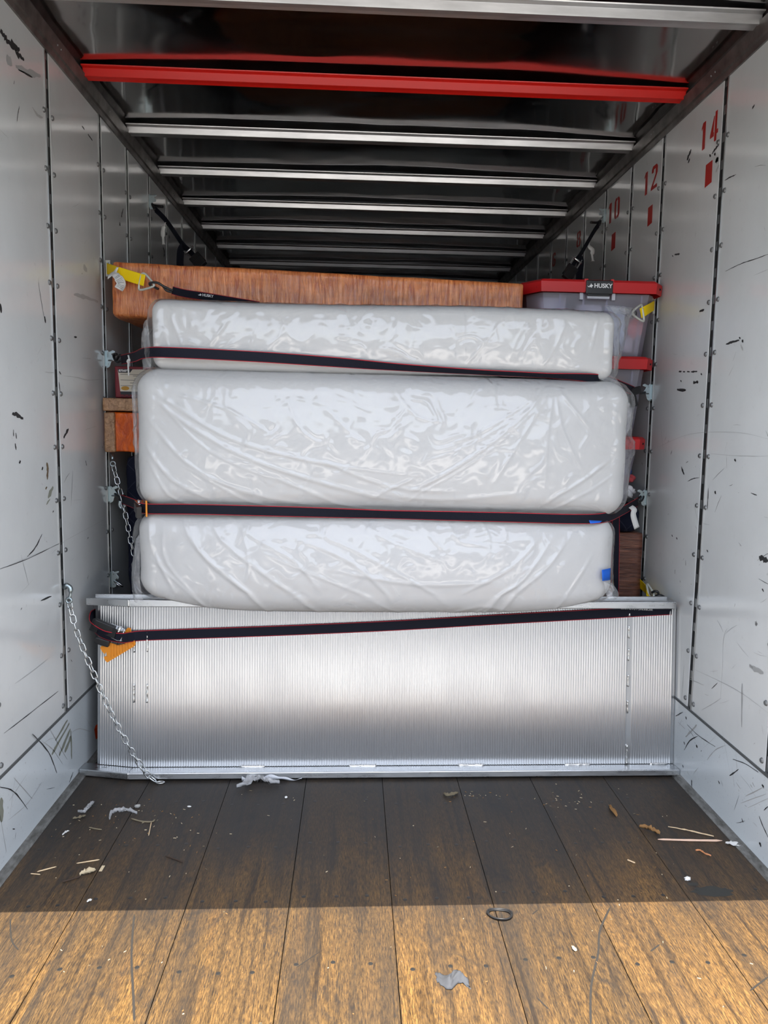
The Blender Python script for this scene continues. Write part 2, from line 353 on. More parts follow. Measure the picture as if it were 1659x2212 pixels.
# value noise on numpy arrays
def vnoise(x, y, seed):
    r = np.random.default_rng(seed).random((64, 64)); xi = np.floor(x).astype(int); yi = np.floor(y).astype(int); fx = x-xi; fy = y-yi
    fx = fx*fx*fx*(fx*(fx*6-15)+10); fy = fy*fy*fy*(fy*(fy*6-15)+10)
    g = lambda i, j: r[i % 64, j % 64]
    return (g(xi, yi)*(1-fx)+g(xi+1, yi)*fx)*(1-fy)+(g(xi, yi+1)*(1-fx)+g(xi+1, yi+1)*fx)*fy
def fbm(x, y, seed, oct_=4):
    s = 0; a = .5
    for k in range(oct_): s = s+a*vnoise(x*2**k, y*2**k, seed+k); a *= .5
    return s
def ridged(x, y, seed, oct_=3):
    s = 0; a = .6
    for k in range(oct_): s = s+a*(1-np.abs(2*vnoise(x*2**k, y*2**k, seed+k)-1))**2; a *= .5
    return s

# ------------------------------------------------------------------ the trailer
W = 1.25; YR, YN = -1.55, 4.62
KZ, RZ, BZ = .3106, 2.76, 2.818
IN = .0254
SEAMS = [-1.232, -.646, -.0373, .5496]+[.5496+.4064*i for i in range(1, 10)]
GAP = .022
fl = MB()
PX = [-1.222, -.945, -.622, -.314, -.003, .306, .611, .921, 1.222]
for a, b in zip(PX[:-1], PX[1:]): fl.box((a+.0012, YR, -.03), (b-.0012, YN, 0), 0)
fl.box((-1.25, YR, -.06), (1.25, YN, -.032), 1)
for k, (a, b) in enumerate(zip(PX[:-1], PX[1:])):
    for r in range(6):
        y = .12-.306*r+(.012 if k % 2 else -.014)
        for q in (.14, .46, .77): fl.disc((a+(b-a)*q+random.uniform(-.004, .004), y+random.uniform(-.006, .006), .0001), (0, 0, 1), .0068, .0005, 9, 2)
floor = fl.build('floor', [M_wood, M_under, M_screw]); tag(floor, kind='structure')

def wall(side):
    s = 1 if side == 'right' else -1
    mb = MB(); ys = [YR]+SEAMS+[YN]
    for i in range(len(ys)-1):
        a = ys[i]+(GAP if i > 0 else 0); b = ys[i+1]-(GAP if i < len(ys)-2 else 0)
        if b > a: mb.box((min(s*W, s*(W+.004)), a, KZ+.004), (max(s*W, s*(W+.004)), b, RZ+.02), 0)
    mb.box((min(s*(W+.013), s*(W+.03)), YR, -.05), (max(s*(W+.013), s*(W+.03)), YN, 2.9), 1)
    o = mb.build('wall_'+side, [M_wall, M_post]); tag(o, kind='structure')
    for y in SEAMS:
        p = MB(); x = s*(W+.0055)
        p.box((min(x, x+s*.006), y-GAP-.006, KZ), (max(x, x+s*.006), y+GAP+.006, RZ+.01), 0)
        z = KZ+.03; k = 0
        while z < RZ-.1:
            if True:
                p.box((min(x, x-s*.0006), y-.004, z+.03), (max(x, x-s*.0006), y+.018, z+.095), 1)
            if k % 2 == 0:
                for dy in (-GAP-.017, GAP+.017): p.disc((s*W, y+dy, z+.005), (-s, 0, 0), .0105, .0055, 10, 2)
            z += .1; k += 1
        # bright rolled lip along the near edge of the joint
        p.box((min(s*W, s*(W-.0035)), y-GAP-.002, KZ), (max(s*W, s*(W-.0035)), y-GAP+.004, RZ), 3)
        tag(p.build('logistics_post', [M_post, M_slot, M_rivet, M_lip], o))
    return o
wall_l = wall('left'); wall_r = wall('right')
for side, s in (('left', -1), ('right', 1)):
    mb = MB(); x0, x1 = s*(W-.004), s*(W+.02)
    mb.box((min(x0, x1), YR, 0), (max(x0, x1), YN, KZ-.003), 0)
    mb.box((min(s*(W-.0055), s*(W+.01)), YR, KZ-.004), (max(s*(W-.0055), s*(W+.01)), YN, KZ+.004), 1)
    o = mb.build('baseboard_'+side, [M_kick, M_caulk]); tag(o, kind='structure')
    mb = MB(); mb.prism([(s*1.2475, YR, .014), (s*1.2475, YR, -.02), (s*1.216, YR, -.02), (s*1.216, YR, .001), (s*1.222, YR, .006), (s*1.24, YR, .010)], (0, YN-YR, 0), 0)
    tag(mb.build('trim_%d' % (1 if s < 0 else 2), M_trim), kind='structure')
    mb = MB(); mb.prism([(s*1.25, YR, RZ), (s*1.241, YR, RZ-.002), (s*1.238, YR, RZ+.018), (s*1.232, YR, RZ+.024), (s*1.224, YR, 2.828), (s*1.236, YR, 2.832), (s*1.25, YR, 2.87)], (0, YN-YR, 0), 0)
    for i in range(9):
        y = -.90+.6096*i
        for dy in (-.012, .022): mb.disc((s*1.2285, y+dy+.32, 2.806), (-s, 0, -.35), .0042, .003, 8, 1)
    tag(mb.build('trim_%d' % (3 if s < 0 else 4), [M_rail, M_rivet]), kind='structure')
# wall at the nose, header over the rear opening
mb = MB(); mb.box((-1.28, YN, -.05), (1.28, YN+.03, 2.9), 0); tag(mb.build('wall_front', M_wall), kind='structure')
mb = MB(); mb.box((-1.28, YR, 2.70), (1.28, YR+.05, 2.95), 0); tag(mb.build('trim_5', M_rail), kind='structure')
# roof sheet, slightly oil-canned
nx, ny = 90, 420
gx, gy = np.meshgrid(np.linspace(-1.27, 1.27, nx), np.linspace(YR, YN, ny), indexing='ij')
gz = 2.862+.010*(1-(gx/1.27)**2)+.011*(fbm(gx*1.5+3, gy*2.6+9, 11, 3)-.45)+.0022*(vnoise(gx*2.5+5, gy*9+1, 5)-.5)
idx = np.arange(nx*ny).reshape(nx, ny)
faces = np.stack([idx[:-1, :-1], idx[:-1, 1:], idx[1:, 1:], idx[1:, :-1]], -1).reshape(-1, 4)
ceil = npmesh('ceiling', np.stack([gx, gy, gz], -1).reshape(-1, 3), faces, M_roof); tag(ceil, kind='structure')
mb = MB(); mb.box((-1.28, YR, 2.90), (1.28, YN+.03, 2.94), 0); tag(mb.build('trim_6', M_rail), kind='structure')
RED_K = 2
for i in range(10):
    y = .300+.6096*(i-RED_K); mb = MB(); R_ = 9
    prof = [(y-.032, 2.853), (y-.030, 2.848), (y-.010, 2.846), (y-.002, BZ+.001), (y+.008, BZ), (y+.016, BZ+.004), (y+.026, BZ+.003), (y+.042, BZ), (y+.045, BZ+.004), (y+.050, 2.848), (y+.070, 2.850), (y+.072, 2.853)]
    mb.prism([(-1.232, a, b) for a, b in prof], (2.464, 0, 0))
    o = mb.build('roof_bow', M_redbow if i == RED_K else M_bow, bevel=.0015); tag(o, kind='structure')
    o.name = 'trim_%d' % (7+i)
mb = MB(); mb.box((-60, -140, -1.15), (60, 6, -1.05), 0); tag(mb.build('ground', M_conc), kind='structure')
mb = MB(); mb.box((-45, -32, -1.1), (45, -30, 4.6), 0); tag(mb.build('wall_sky_block', mat('sky_block_grey', (.36, .36, .35), rough=.9)), kind='structure')   # unseen block added to hide the low sky from the ramp's reflection

# marks on the walls
def stroke(mb, pts, wds, mi, nrm):
    """thin painted-on mark: ribbon through pts lying in the plane with normal nrm"""
    P = [V(p) for p in pts]; n_ = len(P); vs = []
    wd = wds if isinstance(wds, (list, tuple)) else [wds*(.35 if i in (0, n_-1) else 1) for i in range(n_)]
    for i in range(n_):
        t = (P[min(i+1, n_-1)]-P[max(i-1, 0)]).normalized(); b = V(nrm).cross(t).normalized()
        vs += [P[i]+b*wd[i]*.5, P[i]-b*wd[i]*.5]
    mb.add(vs, [(2*i, 2*i+1, 2*i+3, 2*i+2) for i in range(n_-1)], mi)
def wall_marks(side, data, tiny, parent, seed):
    s = 1 if side == 'right' else -1; mb = MB(); rd = random.Random(seed); x = s*(W-.0007)
    for pts, wpx, mi in data:
        q = []
        P = [at(a, b, x=x) for a, b in pts]
        if sum(v.z for v in P)/len(P) < KZ: P = [at(a, b, x=s*(W-.0049)) for a, b in pts]; mi = 1 if (s < 0 and mi == 0 and wpx < 3) else mi
        if len(P) == 1: P = [P[0]+V((0, -.006, -.004)), P[0], P[0]+V((0, .006, .003))]
        L = cr(P, 5); z = .0018*wpx*rd.uniform(.9, 1.1)
        wd = [z*(.3+.7*math.sin(PI*(i+.4)/(len(L)-.2)))*rd.uniform(.55, 1.25) for i in range(len(L))]
        L = [p+V((0, rd.uniform(-1, 1), rd.uniform(-1, 1)))*z*.12 for p in L]
        if mi == 1 or mi == 3: wd = [q_*(1.4 if wpx > 3 else .8) for q_ in wd]
        stroke(mb, L, wd, mi, (s, 0, 0))
    for i in range(tiny):
        y = rd.uniform(-1.0, 1.6); z = rd.choice([rd.uniform(.36, 2.6), rd.uniform(.36, 1.5), rd.uniform(.03, .28)]); xx = s*(W-.0049) if z < KZ else x
        if any(abs(y-q) < .03 for q in SEAMS): continue
        a = rd.uniform(-1.2, 1.2)+(PI/2 if rd.random() < .3 else 0); l = rd.choice([.006, .01, .03, .06])*rd.uniform(.5, 1.4)
        d = V((0, math.cos(a), math.sin(a)))*l; p = V((xx, y, z))
        stroke(mb, [p-d, p+V((0, 0, rd.uniform(-.1, .1)*l)), p+d], rd.uniform(.0012, .003)*(1.6 if l < .011 else .7), rd.choice([0, 1, 1, 1]), (s, 0, 0))
    o = mb.build('scuff_marks', [M_scuff, M_scuff2, M_scuff3, M_scuff4], parent); tag(o, 'dark scuffs and scratches', kind='stuff')
LW = [([(0, 66), (8, 76), (15, 84)], 13, 0), ([(13, 89), (26, 97), (42, 107)], 15, 0), ([(33, 110), (40, 119), (52, 129)], 12, 0), ([(14, 128), (26, 133)], 13, 1), ([(34, 143), (60, 155), (88, 165)], 9, 1),
      ([(40, 150), (70, 167)], 4, 0), ([(30, 182), (31, 174)], 2, 0), ([(37, 262), (39, 245), (42, 230)], 2, 0), ([(177, 272), (183, 280)], 3, 0), ([(190, 290), (195, 297), (200, 304)], 5, 0), ([(70, 232), (80, 247), (93, 255)], 4, 1), ([(118, 340), (112, 300), (109, 240)], 2, 1),
      ([(266, 451), (262, 468)], 5, 0), ([(263, 467)], 6, 0), ([(259, 484)], 9, 0), ([(352, 532), (355, 545), (354, 556)], 8, 0), ([(180, 575), (188, 583)], 14, 1), ([(160, 636), (185, 642), (212, 652)], 8, 1), ([(83, 610), (90, 655), (96, 688)], 1.8, 0), ([(96, 684), (99, 697)], 6, 0), ([(0, 655), (3, 675)], 10, 0),
      ([(27, 893), (38, 896), (50, 904)], 11, 0), ([(29, 928), (30, 943)], 3, 0), ([(34, 935), (36, 948)], 3, 0), ([(33, 958), (35, 972)], 4, 0), ([(43, 998)], 6, 0), ([(92, 1012)], 6, 0), ([(101, 1000), (103, 1016), (102, 1035)], 11, 2), ([(100, 1054)], 6, 2), ([(104, 1075), (115, 1050)], 9, 3), ([(100, 1090), (108, 1078)], 4, 3),
      ([(137, 946), (143, 936), (148, 927)], 8, 0), ([(59, 1203), (77, 1182), (91, 1153)], 3.5, 0), ([(0, 1229), (60, 1207), (130, 1173)], 1.8, 0), ([(140, 1168), (230, 1120)], 1.4, 1), ([(88, 1298), (111, 1288)], 4, 0), ([(9, 1584), (70, 1537), (126, 1493)], 2.2, 0), ([(32, 1477), (70, 1450), (104, 1423)], 2, 1), ([(115, 1105)], 4, 0), ([(190, 1162)], 3, 0), ([(0, 1230), (140, 1170)], 1.2, 1),
      ([(97, 804), (116, 805)], 3, 1), ([(128, 802), (132, 809)], 5, 0), ([(127, 825), (130, 845)], 4, 0), ([(137, 812), (165, 815), (190, 821), (222, 819)], 2.2, 1), ([(178, 773), (197, 775)], 2, 1), ([(185, 995), (187, 1006)], 4, 0), ([(160, 728), (166, 728)], 4, 0), ([(185, 928), (207, 921)], 1.6, 1),
      ([(112, 1630), (150, 1562)], 8, 3), ([(128, 1632), (152, 1575)], 8, 3), ([(120, 1600), (146, 1555)], 7, 3), ([(140, 1625), (154, 1590)], 9, 3), ([(153, 1578), (155, 1640)], 6, 3), ([(105, 1570), (125, 1605), (145, 1640)], 2.6, 0), ([(90, 1600), (115, 1620), (135, 1650)], 2.6, 0), ([(70, 1585), (105, 1625), (123, 1670)], 3, 0), ([(155, 1582), (172, 1574), (194, 1580)], 2.4, 1), ([(0, 1700), (30, 1710), (60, 1748)], 3, 0), ([(20, 1770), (60, 1735), (90, 1690)], 2, 0), ([(150, 1690), (158, 1668)], 4, 0), ([(2, 1725), (4, 1775)], 12, 3), ([(0, 1760), (14, 1840)], 2, 1), ([(30, 1680), (70, 1725)], 2.4, 0), ([(60, 1670), (20, 1730)], 1.6, 0)]
RWM = [([(1484, 346), (1488, 335), (1493, 324)], 9, 0), ([(1486, 352), (1490, 343)], 6, 0), ([(1538, 332), (1545, 322), (1553, 312)], 6, 0), ([(1534, 336)], 6, 0), ([(1544, 333)], 5, 0), ([(1549, 346)], 12, 1), ([(1553, 356), (1546, 372)], 4, 1), ([(1565, 390), (1575, 384), (1590, 377)], 3, 0), ([(1625, 233), (1630, 228)], 6, 0), ([(1457, 550), (1468, 549)], 5, 0), ([(1453, 553)], 3, 0),
       ([(1567, 586), (1600, 570), (1630, 560), (1659, 549)], 1.8, 0), ([(1628, 595), (1659, 582)], 1.4, 1), ([(1466, 803), (1472, 802)], 5, 0), ([(1475, 803), (1480, 803)], 4, 0), ([(1484, 803), (1490, 803)], 4, 0), ([(1493, 803), (1506, 802)], 5, 0), ([(1471, 823)], 4, 0), ([(1497, 826), (1508, 826)], 8, 0), ([(1462, 842), (1482, 843)], 10, 0), ([(1515, 808)], 4, 0), ([(1568, 744), (1580, 739), (1597, 735)], 5, 0), ([(1604, 737)], 6, 0), ([(1598, 730)], 4, 0), ([(1511, 673), (1521, 669)], 8, 0),
       ([(1472, 1008), (1474, 1016), (1478, 1026)], 6, 0), ([(1485, 1040), (1497, 1034), (1510, 1032)], 2, 0), ([(1530, 1054), (1529, 1075), (1528, 1101)], 3.5, 0), ([(1545, 1064)], 6, 0), ([(1640, 1203), (1650, 1208), (1659, 1211)], 13, 0), ([(1618, 1437), (1630, 1445), (1649, 1454)], 8, 1), ([(1620, 1438), (1626, 1442)], 6, 0), ([(1570, 1358), (1563, 1380), (1560, 1450), (1556, 1510)], 1.8, 1), ([(1515, 1534), (1540, 1520), (1558, 1508)], 2, 1), ([(1588, 994)], 6, 0), ([(1633, 1347)], 8, 1), ([(1569, 982), (1570, 1012)], 2, 1), ([(1535, 980), (1600, 985), (1659, 985)], 1.6, 1), ([(1419, 967), (1490, 938), (1590, 934), (1659, 948)], 1.2, 1), ([(1500, 1446), (1590, 1490), (1659, 1540)], 1.2, 1), ([(1603, 1476), (1602, 1570)], 5, 1), ([(1490, 1467), (1520, 1480)], 2, 1), ([(1537, 1488), (1550, 1475)], 2, 0), ([(1648, 1275)], 5, 0), ([(1481, 1210), (1481, 1222)], 2, 0), ([(1458, 1230), (1458, 1240)], 2, 0), ([(1452, 1157)], 4, 0), ([(1462, 1163)], 5, 0), ([(1528, 1190)], 4, 0), ([(1622, 1065), (1635, 1070)], 2, 0), ([(1605, 757), (1600, 745)], 4, 1), ([(1583, 780), (1590, 760)], 2, 1), ([(1574, 812), (1585, 790)], 1.5, 1),
       ([(1481, 1592), (1492, 1580), (1505, 1566)], 5, 1), ([(1478, 1620), (1490, 1600), (1507, 1590)], 3, 0), ([(1484, 1565), (1510, 1590), (1545, 1613)], 2, 0), ([(1505, 1612)], 6, 0), ([(1527, 1642), (1545, 1620), (1567, 1610)], 2, 1), ([(1583, 1640), (1610, 1650), (1638, 1668)], 2.4, 0), ([(1576, 1676), (1595, 1662)], 3, 0), ([(1494, 1685), (1494, 1700)], 5, 0), ([(1475, 1655)], 4, 0), ([(1459, 1547), (1475, 1538)], 2, 0), ([(1465, 1560), (1480, 1575)], 2, 1), ([(1553, 1690)], 4, 0), ([(1602, 1767), (1605, 1777)], 4, 0), ([(1642, 1824)], 6, 0), ([(1640, 1763), (1648, 1785), (1659, 1808)], 3, 0), ([(1650, 1750), (1659, 1742)], 2, 0), ([(1482, 1551)], 4, 0), ([(1478, 1605)], 4, 0), ([(1648, 1698)], 5, 0), ([(1625, 1690), (1630, 1700)], 3, 1), ([(1590, 1690), (1600, 1705)], 2, 1), ([(1512, 1760), (1520, 1772)], 3, 1), ([(1610, 1720), (1650, 1700)], 2, 1), ([(1600, 1735), (1655, 1715)], 1.6, 1), ([(1615, 1745), (1659, 1725)], 1.6, 1)]
wall_marks('left', LW, 120, wall_l, 3); wall_marks('right', RWM, 240, wall_r, 5)
# red stencilled numbers on the right wall: cells given in metres along the wall, read towards the rear
DIG = {'1': [[(.35, 1), (.75, 1), (.75, 0), (.35, 0), (.35, .82), (.15, .75), (.15, .84)]],
       '4': [[(.42, .88), (.50, .88), (.40, .34), (.48, .34), (.48, .20), (.0, .20), (.0, .32)], [(.56, 1), (.82, 1), (.82, .36), (1, .36), (1, .22), (.82, .22), (.82, 0), (.56, 0)]],
       '2': [[(.05, .72), (.05, .88), (.2, 1), (.8, 1), (.98, .88), (.98, .62), (.34, .14), (.98, .14), (.98, 0), (0, 0), (0, .12), (.68, .60), (.68, .84), (.36, .84), (.34, .72)]],
       '0': [[(.46, 1), (.2, 1), (0, .86), (0, .14), (.2, 0), (.46, 0), (.46, .12), (.32, .16), (.32, .84), (.46, .88)], [(.54, 1), (.8, 1), (1, .86), (1, .14), (.8, 0), (.54, 0), (.54, .12), (.68, .16), (.68, .84), (.54, .88)]],
       '8': [[(.46, 1), (.2, 1), (.03, .9), (.03, .62), (.16, .52), (0, .42), (0, .12), (.2, 0), (.46, 0), (.46, .10), (.30, .14), (.30, .42), (.46, .47), (.46, .57), (.33, .62), (.33, .86), (.46, .90)], [(.54, 1), (.8, 1), (.97, .9), (.97, .62), (.84, .52), (1, .42), (1, .12), (.8, 0), (.54, 0), (.54, .10), (.70, .14), (.70, .42), (.54, .47), (.54, .57), (.67, .62), (.67, .86), (.54, .90)]],
       '6': [[(.46, 1), (.2, 1), (0, .86), (0, .14), (.2, 0), (.46, 0), (.46, .12), (.32, .16), (.32, .84), (.46, .88)], [(.54, 1), (.8, 1), (1, .86), (1, .72), (.68, .72), (.68, .84), (.54, .88)], [(.54, .56), (.8, .56), (1, .44), (1, .12), (.8, 0), (.54, 0), (.54, .12), (.68, .16), (.68, .40), (.54, .44)]]}
def number(txt, cells, bar):
    mb = MB(); x = W-.0009
    for ch, (ya, yb, za, zb) in zip(txt, cells):
        for poly in DIG[ch]: mb.prism([(x, ya+(yb-ya)*u, za+(zb-za)*v) for u, v in poly], (-.0004, 0, 0))
    if bar: ya, yb, za, zb = bar; mb.prism([(x, ya, za), (x, ya+.001, zb-.002), (x, yb+.002, zb), (x, yb, za+.005)], (-.0004, 0, 0))
    tag(mb.build('painted_number', M_redpaint, wall_r), 'red stencilled wall number')
def cell(pa, pb, py, za, zb): return (at(pa, py, x=W).y, at(pb, py, x=W).y, za, zb)
number('14', [cell(1513.5, 1527, 300, 2.562, 2.668), cell(1535.5, 1552, 275, 2.560, 2.672)], cell(1524.5, 1538.5, 377, 2.405, 2.494))
number('12', [cell(1391, 1401.5, 396, 2.562, 2.668), cell(1407.5, 1420.5, 385, 2.562, 2.668)], cell(1400, 1409.5, 465, 2.405, 2.494))
number('10', [cell(1313.5, 1323.5, 462, 2.562, 2.668), cell(1328, 1338.5, 450, 2.562, 2.668)], cell(1321.5, 1329.5, 522, 2.405, 2.494))
number('8', [cell(1246.5, 1254.5, 515, 2.572, 2.664)], None)
number('6', [cell(1194, 1200, 562, 2.572, 2.664)], None)
mb = MB()   # black rubber line and stains on the boards
for pts, wd in (([(1318, 1960), (1296, 2010), (1292, 2060), (1277, 2130), (1276, 2212)], .006), ([(290, 1975), (284, 2060), (288, 2150), (290, 2205)], .006), ([(22, 1985), (25, 2030), (40, 2052)], .004), ([(1150, 1975), (1162, 1965)], .004), ([(1405, 2055), (1425, 2040)], .005), ([(1160, 2155), (1185, 2180)], .004), ([(640, 2090), (692, 2055)], .003), ([(1620, 2140), (1659, 2110)], .005)):
    stroke(mb, cr([at(a, b, z=.0006) for a, b in pts], 6), wd, 0, (0, 0, 1))
for cx_, cy_, rx, ry in ((1540, 1926, .07, .03), (1497, 1910, .02, .010)):
    c = at(cx_, cy_, z=.0005); mb.add([c+V((rx*math.cos(a)*random.uniform(.75, 1.1), ry*math.sin(a)*random.uniform(.75, 1.1), 0)) for a in [2*PI*i/22 for i in range(22)]], [tuple(range(22))], 1)
tag(mb.build('floor_marks', [mat('rubber_mark', (.028, .024, .02), rough=.8), mat('damp_stain', (.030, .031, .028), rough=.6)], floor), 'black rubber lines and damp stains', kind='stuff')

# ------------------------------------------------------------------ aluminium loading ramp standing on edge
KX = -1.030
def bend(x, y):       # the left quarter-metre is bent back
    return y+max(0, KX-x)*.26
LEAN = .088        # it leans back against the mattresses
def atr(px, py, off=0.):
    """point on the leaning deck plane, off metres in front of it"""
    nrm = V((0, math.cos(LEAN), -math.sin(LEAN))); p0 = V((0, .05, .004))+V((0, math.cos(LEAN), -math.sin(LEAN)))*(.016-off)
    d = _f + RT*((px-CXP)/FPX) - UP*((py-CYP)/FPX); return CAM+d*((p0-CAM).dot(nrm)/d.dot(nrm))
rp = empty('loading_ramp', (0, .05, 0), 'ribbed aluminium loading ramp standing on its long edge in front of the mattresses', 'ramp')
def angle_bar(mb, xl, xr, ylo, yhi, z0, z1):
    for a, b in ((xl, KX), (KX, xr)):
        vs = [V((x, bend(x, y), z)) for x in (a, b) for y in (ylo, yhi) for z in (z0, z1)]
        mb.add(vs, [(0, 1, 3, 2), (4, 6, 7, 5), (0, 4, 5, 1), (2, 3, 7, 6), (0, 2, 6, 4), (1, 5, 7, 3)], 0)
    return mb
mb = MB(); pit = .01035; prof = [(0, 0), (.14, -.0004), (.22, -.0026), (.34, -.0034), (.52, -.0034), (.64, -.0026), (.72, -.0004), (.86, 0)]
xs = []; x = -1.178
while x < 1.228:
    flat = (1.030 < x < 1.050)
    for u, d in prof: xs.append((x+u*pit, 0 if flat else d))
    x += pit
xs = [(-1.186, 0)]+xs+[(1.243, 0)]
rows = [[V((x, bend(x, .068)+d, z)) for x, d in xs] for z in (.028, .37, .700)]
mb.grid(rows, 0, True)
mb.add([V((-1.186, bend(-1.186, .068), .028)), V((-1.186, bend(-1.186, .068), .700)), V((-1.186, bend(-1.186, .085), .700)), V((-1.186, bend(-1.186, .085), .028))], [(0, 1, 2, 3)])
mb.box((-1.03, .076, .03), (1.243, .08, .70))
mb.build('ribbed_deck', M_alu, rp)
mb = MB(); angle_bar(mb, -1.242, 1.2445, -.002, .078, 0, .026); mb.build('bottom_flange', M_alu2, rp, bevel=.003)
mb = MB(); angle_bar(mb, -1.213, 1.214, -.004, .066, .700, .7295); mb.build('top_flange', M_alu2, rp, bevel=.003)
mb = MB(); mb.box((-1.185, .070, .708), (1.205, .092, .741)); mb.build('top_lip', M_alu2, rp, bevel=.002)
def beads(name, runs):
    mb = MB()
    for (a, b) in runs:
        mb = MB(); a = V(a); b = V(b); n_ = max(4, int((b-a).length/.006)); path = [a.lerp(b, i/(n_-1))+V((random.uniform(-.0012, .0012), 0, random.uniform(-.001, .001))) for i in range(n_)]
        mb.tube(path, [random.uniform(.0025, .0048) if 0 < i < n_-1 else random.choice([.003, .0058]) for i in range(n_)], 7); mb.build(name, M_weld, rp)
yl_ = bend(-1.03, .064)
for xx in (-1.026, -.972): beads('weld_bead', [((xx, yl_, .505), (xx, yl_, .585)), ((xx, yl_, .295), (xx, yl_, .372))])
beads('weld_bead', [((1.040, .064, a), (1.040, .064, b)) for a, b in ((.66, .695), (.565, .62), (.47, .52), (.36, .41), (.245, .30), (.03, .11))])
beads('weld_bead', [((at(a, 1650, y=.063).x, .063, .028), (at(b, 1650, y=.063).x, .063, .028)) for a, b in ((520, 572), (755, 812), (990, 1045), (1220, 1275), (1405, 1440))])
mb = MB(); mb.tube([(KX, -.0025, z) for z in np.linspace(.001, .027, 6)], .0032, 7); mb.tube([(KX, -.0045, z) for z in np.linspace(.700, .730, 6)], .0035, 7); build_each(mb, 'corner_weld', M_weld, rp)
rd = random.Random(4)
for x0, y0, z0, d, nv in ((at(1401, 1304, y=.07).x, -.0048, .709, V((0, 0, .009)), (0, -1, 0)), (at(220, 1654, z=.03).x, .035, .0268, V((.002, .010, 0)), (0, 0, 1))):
    mb = MB()
    for i in range(7):
        a = V((x0+.0036*i, bend(x0, y0), z0)); b = a+d+V((rd.uniform(-.001, .001), 0, 0)); stroke(mb, [a, (a+b)/2, b], .0022, 0, nv)
    tag(mb.build('stamped_lettering', M_scuff2, rp), 'smudged stamped characters')
rp.rotation_euler.x = -LEAN; rp.location.z = .004
# ------------------------------------------------------------------ bagged mattresses
def creases(xx, zz, lst, yplane):
    d = np.zeros_like(xx)
    for pts, wd, am in lst:
        q = [at(a, b, y=yplane) for a, b in pts]; L = cr(q, 4); best = np.full(xx.shape, 9.); tt = np.zeros_like(xx); k = len(L)-1
        for i in range(k):
            ax, az, bx, bz = L[i].x, L[i].z, L[i+1].x, L[i+1].z; ex, ez = bx-ax, bz-az; l2 = ex*ex+ez*ez+1e-9
            t = np.clip(((xx-ax)*ex+(zz-az)*ez)/l2, 0, 1); dd = np.hypot(xx-ax-t*ex, zz-az-t*ez)
            mk = dd < best; best = np.where(mk, dd, best); tt = np.where(mk, (i+t)/k, tt)
        wd_ = wd*.55; d += am*.42*np.exp(-(best/wd_)**2)*np.clip(np.sin(np.pi*np.clip(tt, 0, 1))*1.6, .0, 1)
    return d
def soft_box(name, lo, hi, r, parent, material, front, step=.0050, back_step=.03, sideb=None, ratio=1.0):
    """rounded box surface; front(x,z,nx,ny,nz,p)->displacement along the normal"""
    lo = np.array(lo); hi = np.array(hi); n_ = [max(4, int((hi[0]-lo[0])/step)), max(4, int((hi[1]-lo[1])/back_step)), max(4, int((hi[2]-lo[2])/step))]
    vs = []; fs = []; base = 0
    lin_ = [np.linspace(lo[i], hi[i], n_[i]+1) for i in range(3)]
    # y spacing is fine near the front so the front edge curves smoothly
    ny = 40; ty = np.linspace(0, 1, ny)**1.7; lin_[1] = lo[1]+(hi[1]-lo[1])*ty
    for axis in range(3):
        a, b = [i for i in range(3) if i != axis]
        for end in (0, 1):
            if axis == 1 and end == 1: ga, gb = np.meshgrid(np.linspace(lo[a], hi[a], 30), np.linspace(lo[b], hi[b], 10), indexing='ij')
            else: ga, gb = np.meshgrid(lin_[a], lin_[b], indexing='ij')
            P = np.zeros(ga.shape+(3,)); P[..., a] = ga; P[..., b] = gb; P[..., axis] = (lo, hi)[end][axis]
            m_, k_ = ga.shape; idx = np.arange(m_*k_).reshape(m_, k_)+base; base += m_*k_
            q = np.stack([idx[:-1, :-1], idx[1:, :-1], idx[1:, 1:], idx[:-1, 1:]], -1).reshape(-1, 4)
            if (axis in (0, 2)) != (end == 1): q = q[:, ::-1]
            if axis == 2: q = q
            vs.append(P.reshape(-1, 3)); fs.append(q)
    P = np.concatenate(vs); F = np.concatenate(fs)
    rr = np.array([r, r*.9, r]); inner = np.clip(P, lo+rr, hi-rr); dv = P-inner; nn = np.linalg.norm(dv/rr, axis=1, keepdims=True); nn[nn < 1e-6] = 1
    un = dv/rr/nn; Q = inner+un*rr; nrm = un/np.linalg.norm(un, axis=1, keepdims=True)
    Q = Q+nrm*front(Q, nrm)[:, None]
    return Q, F
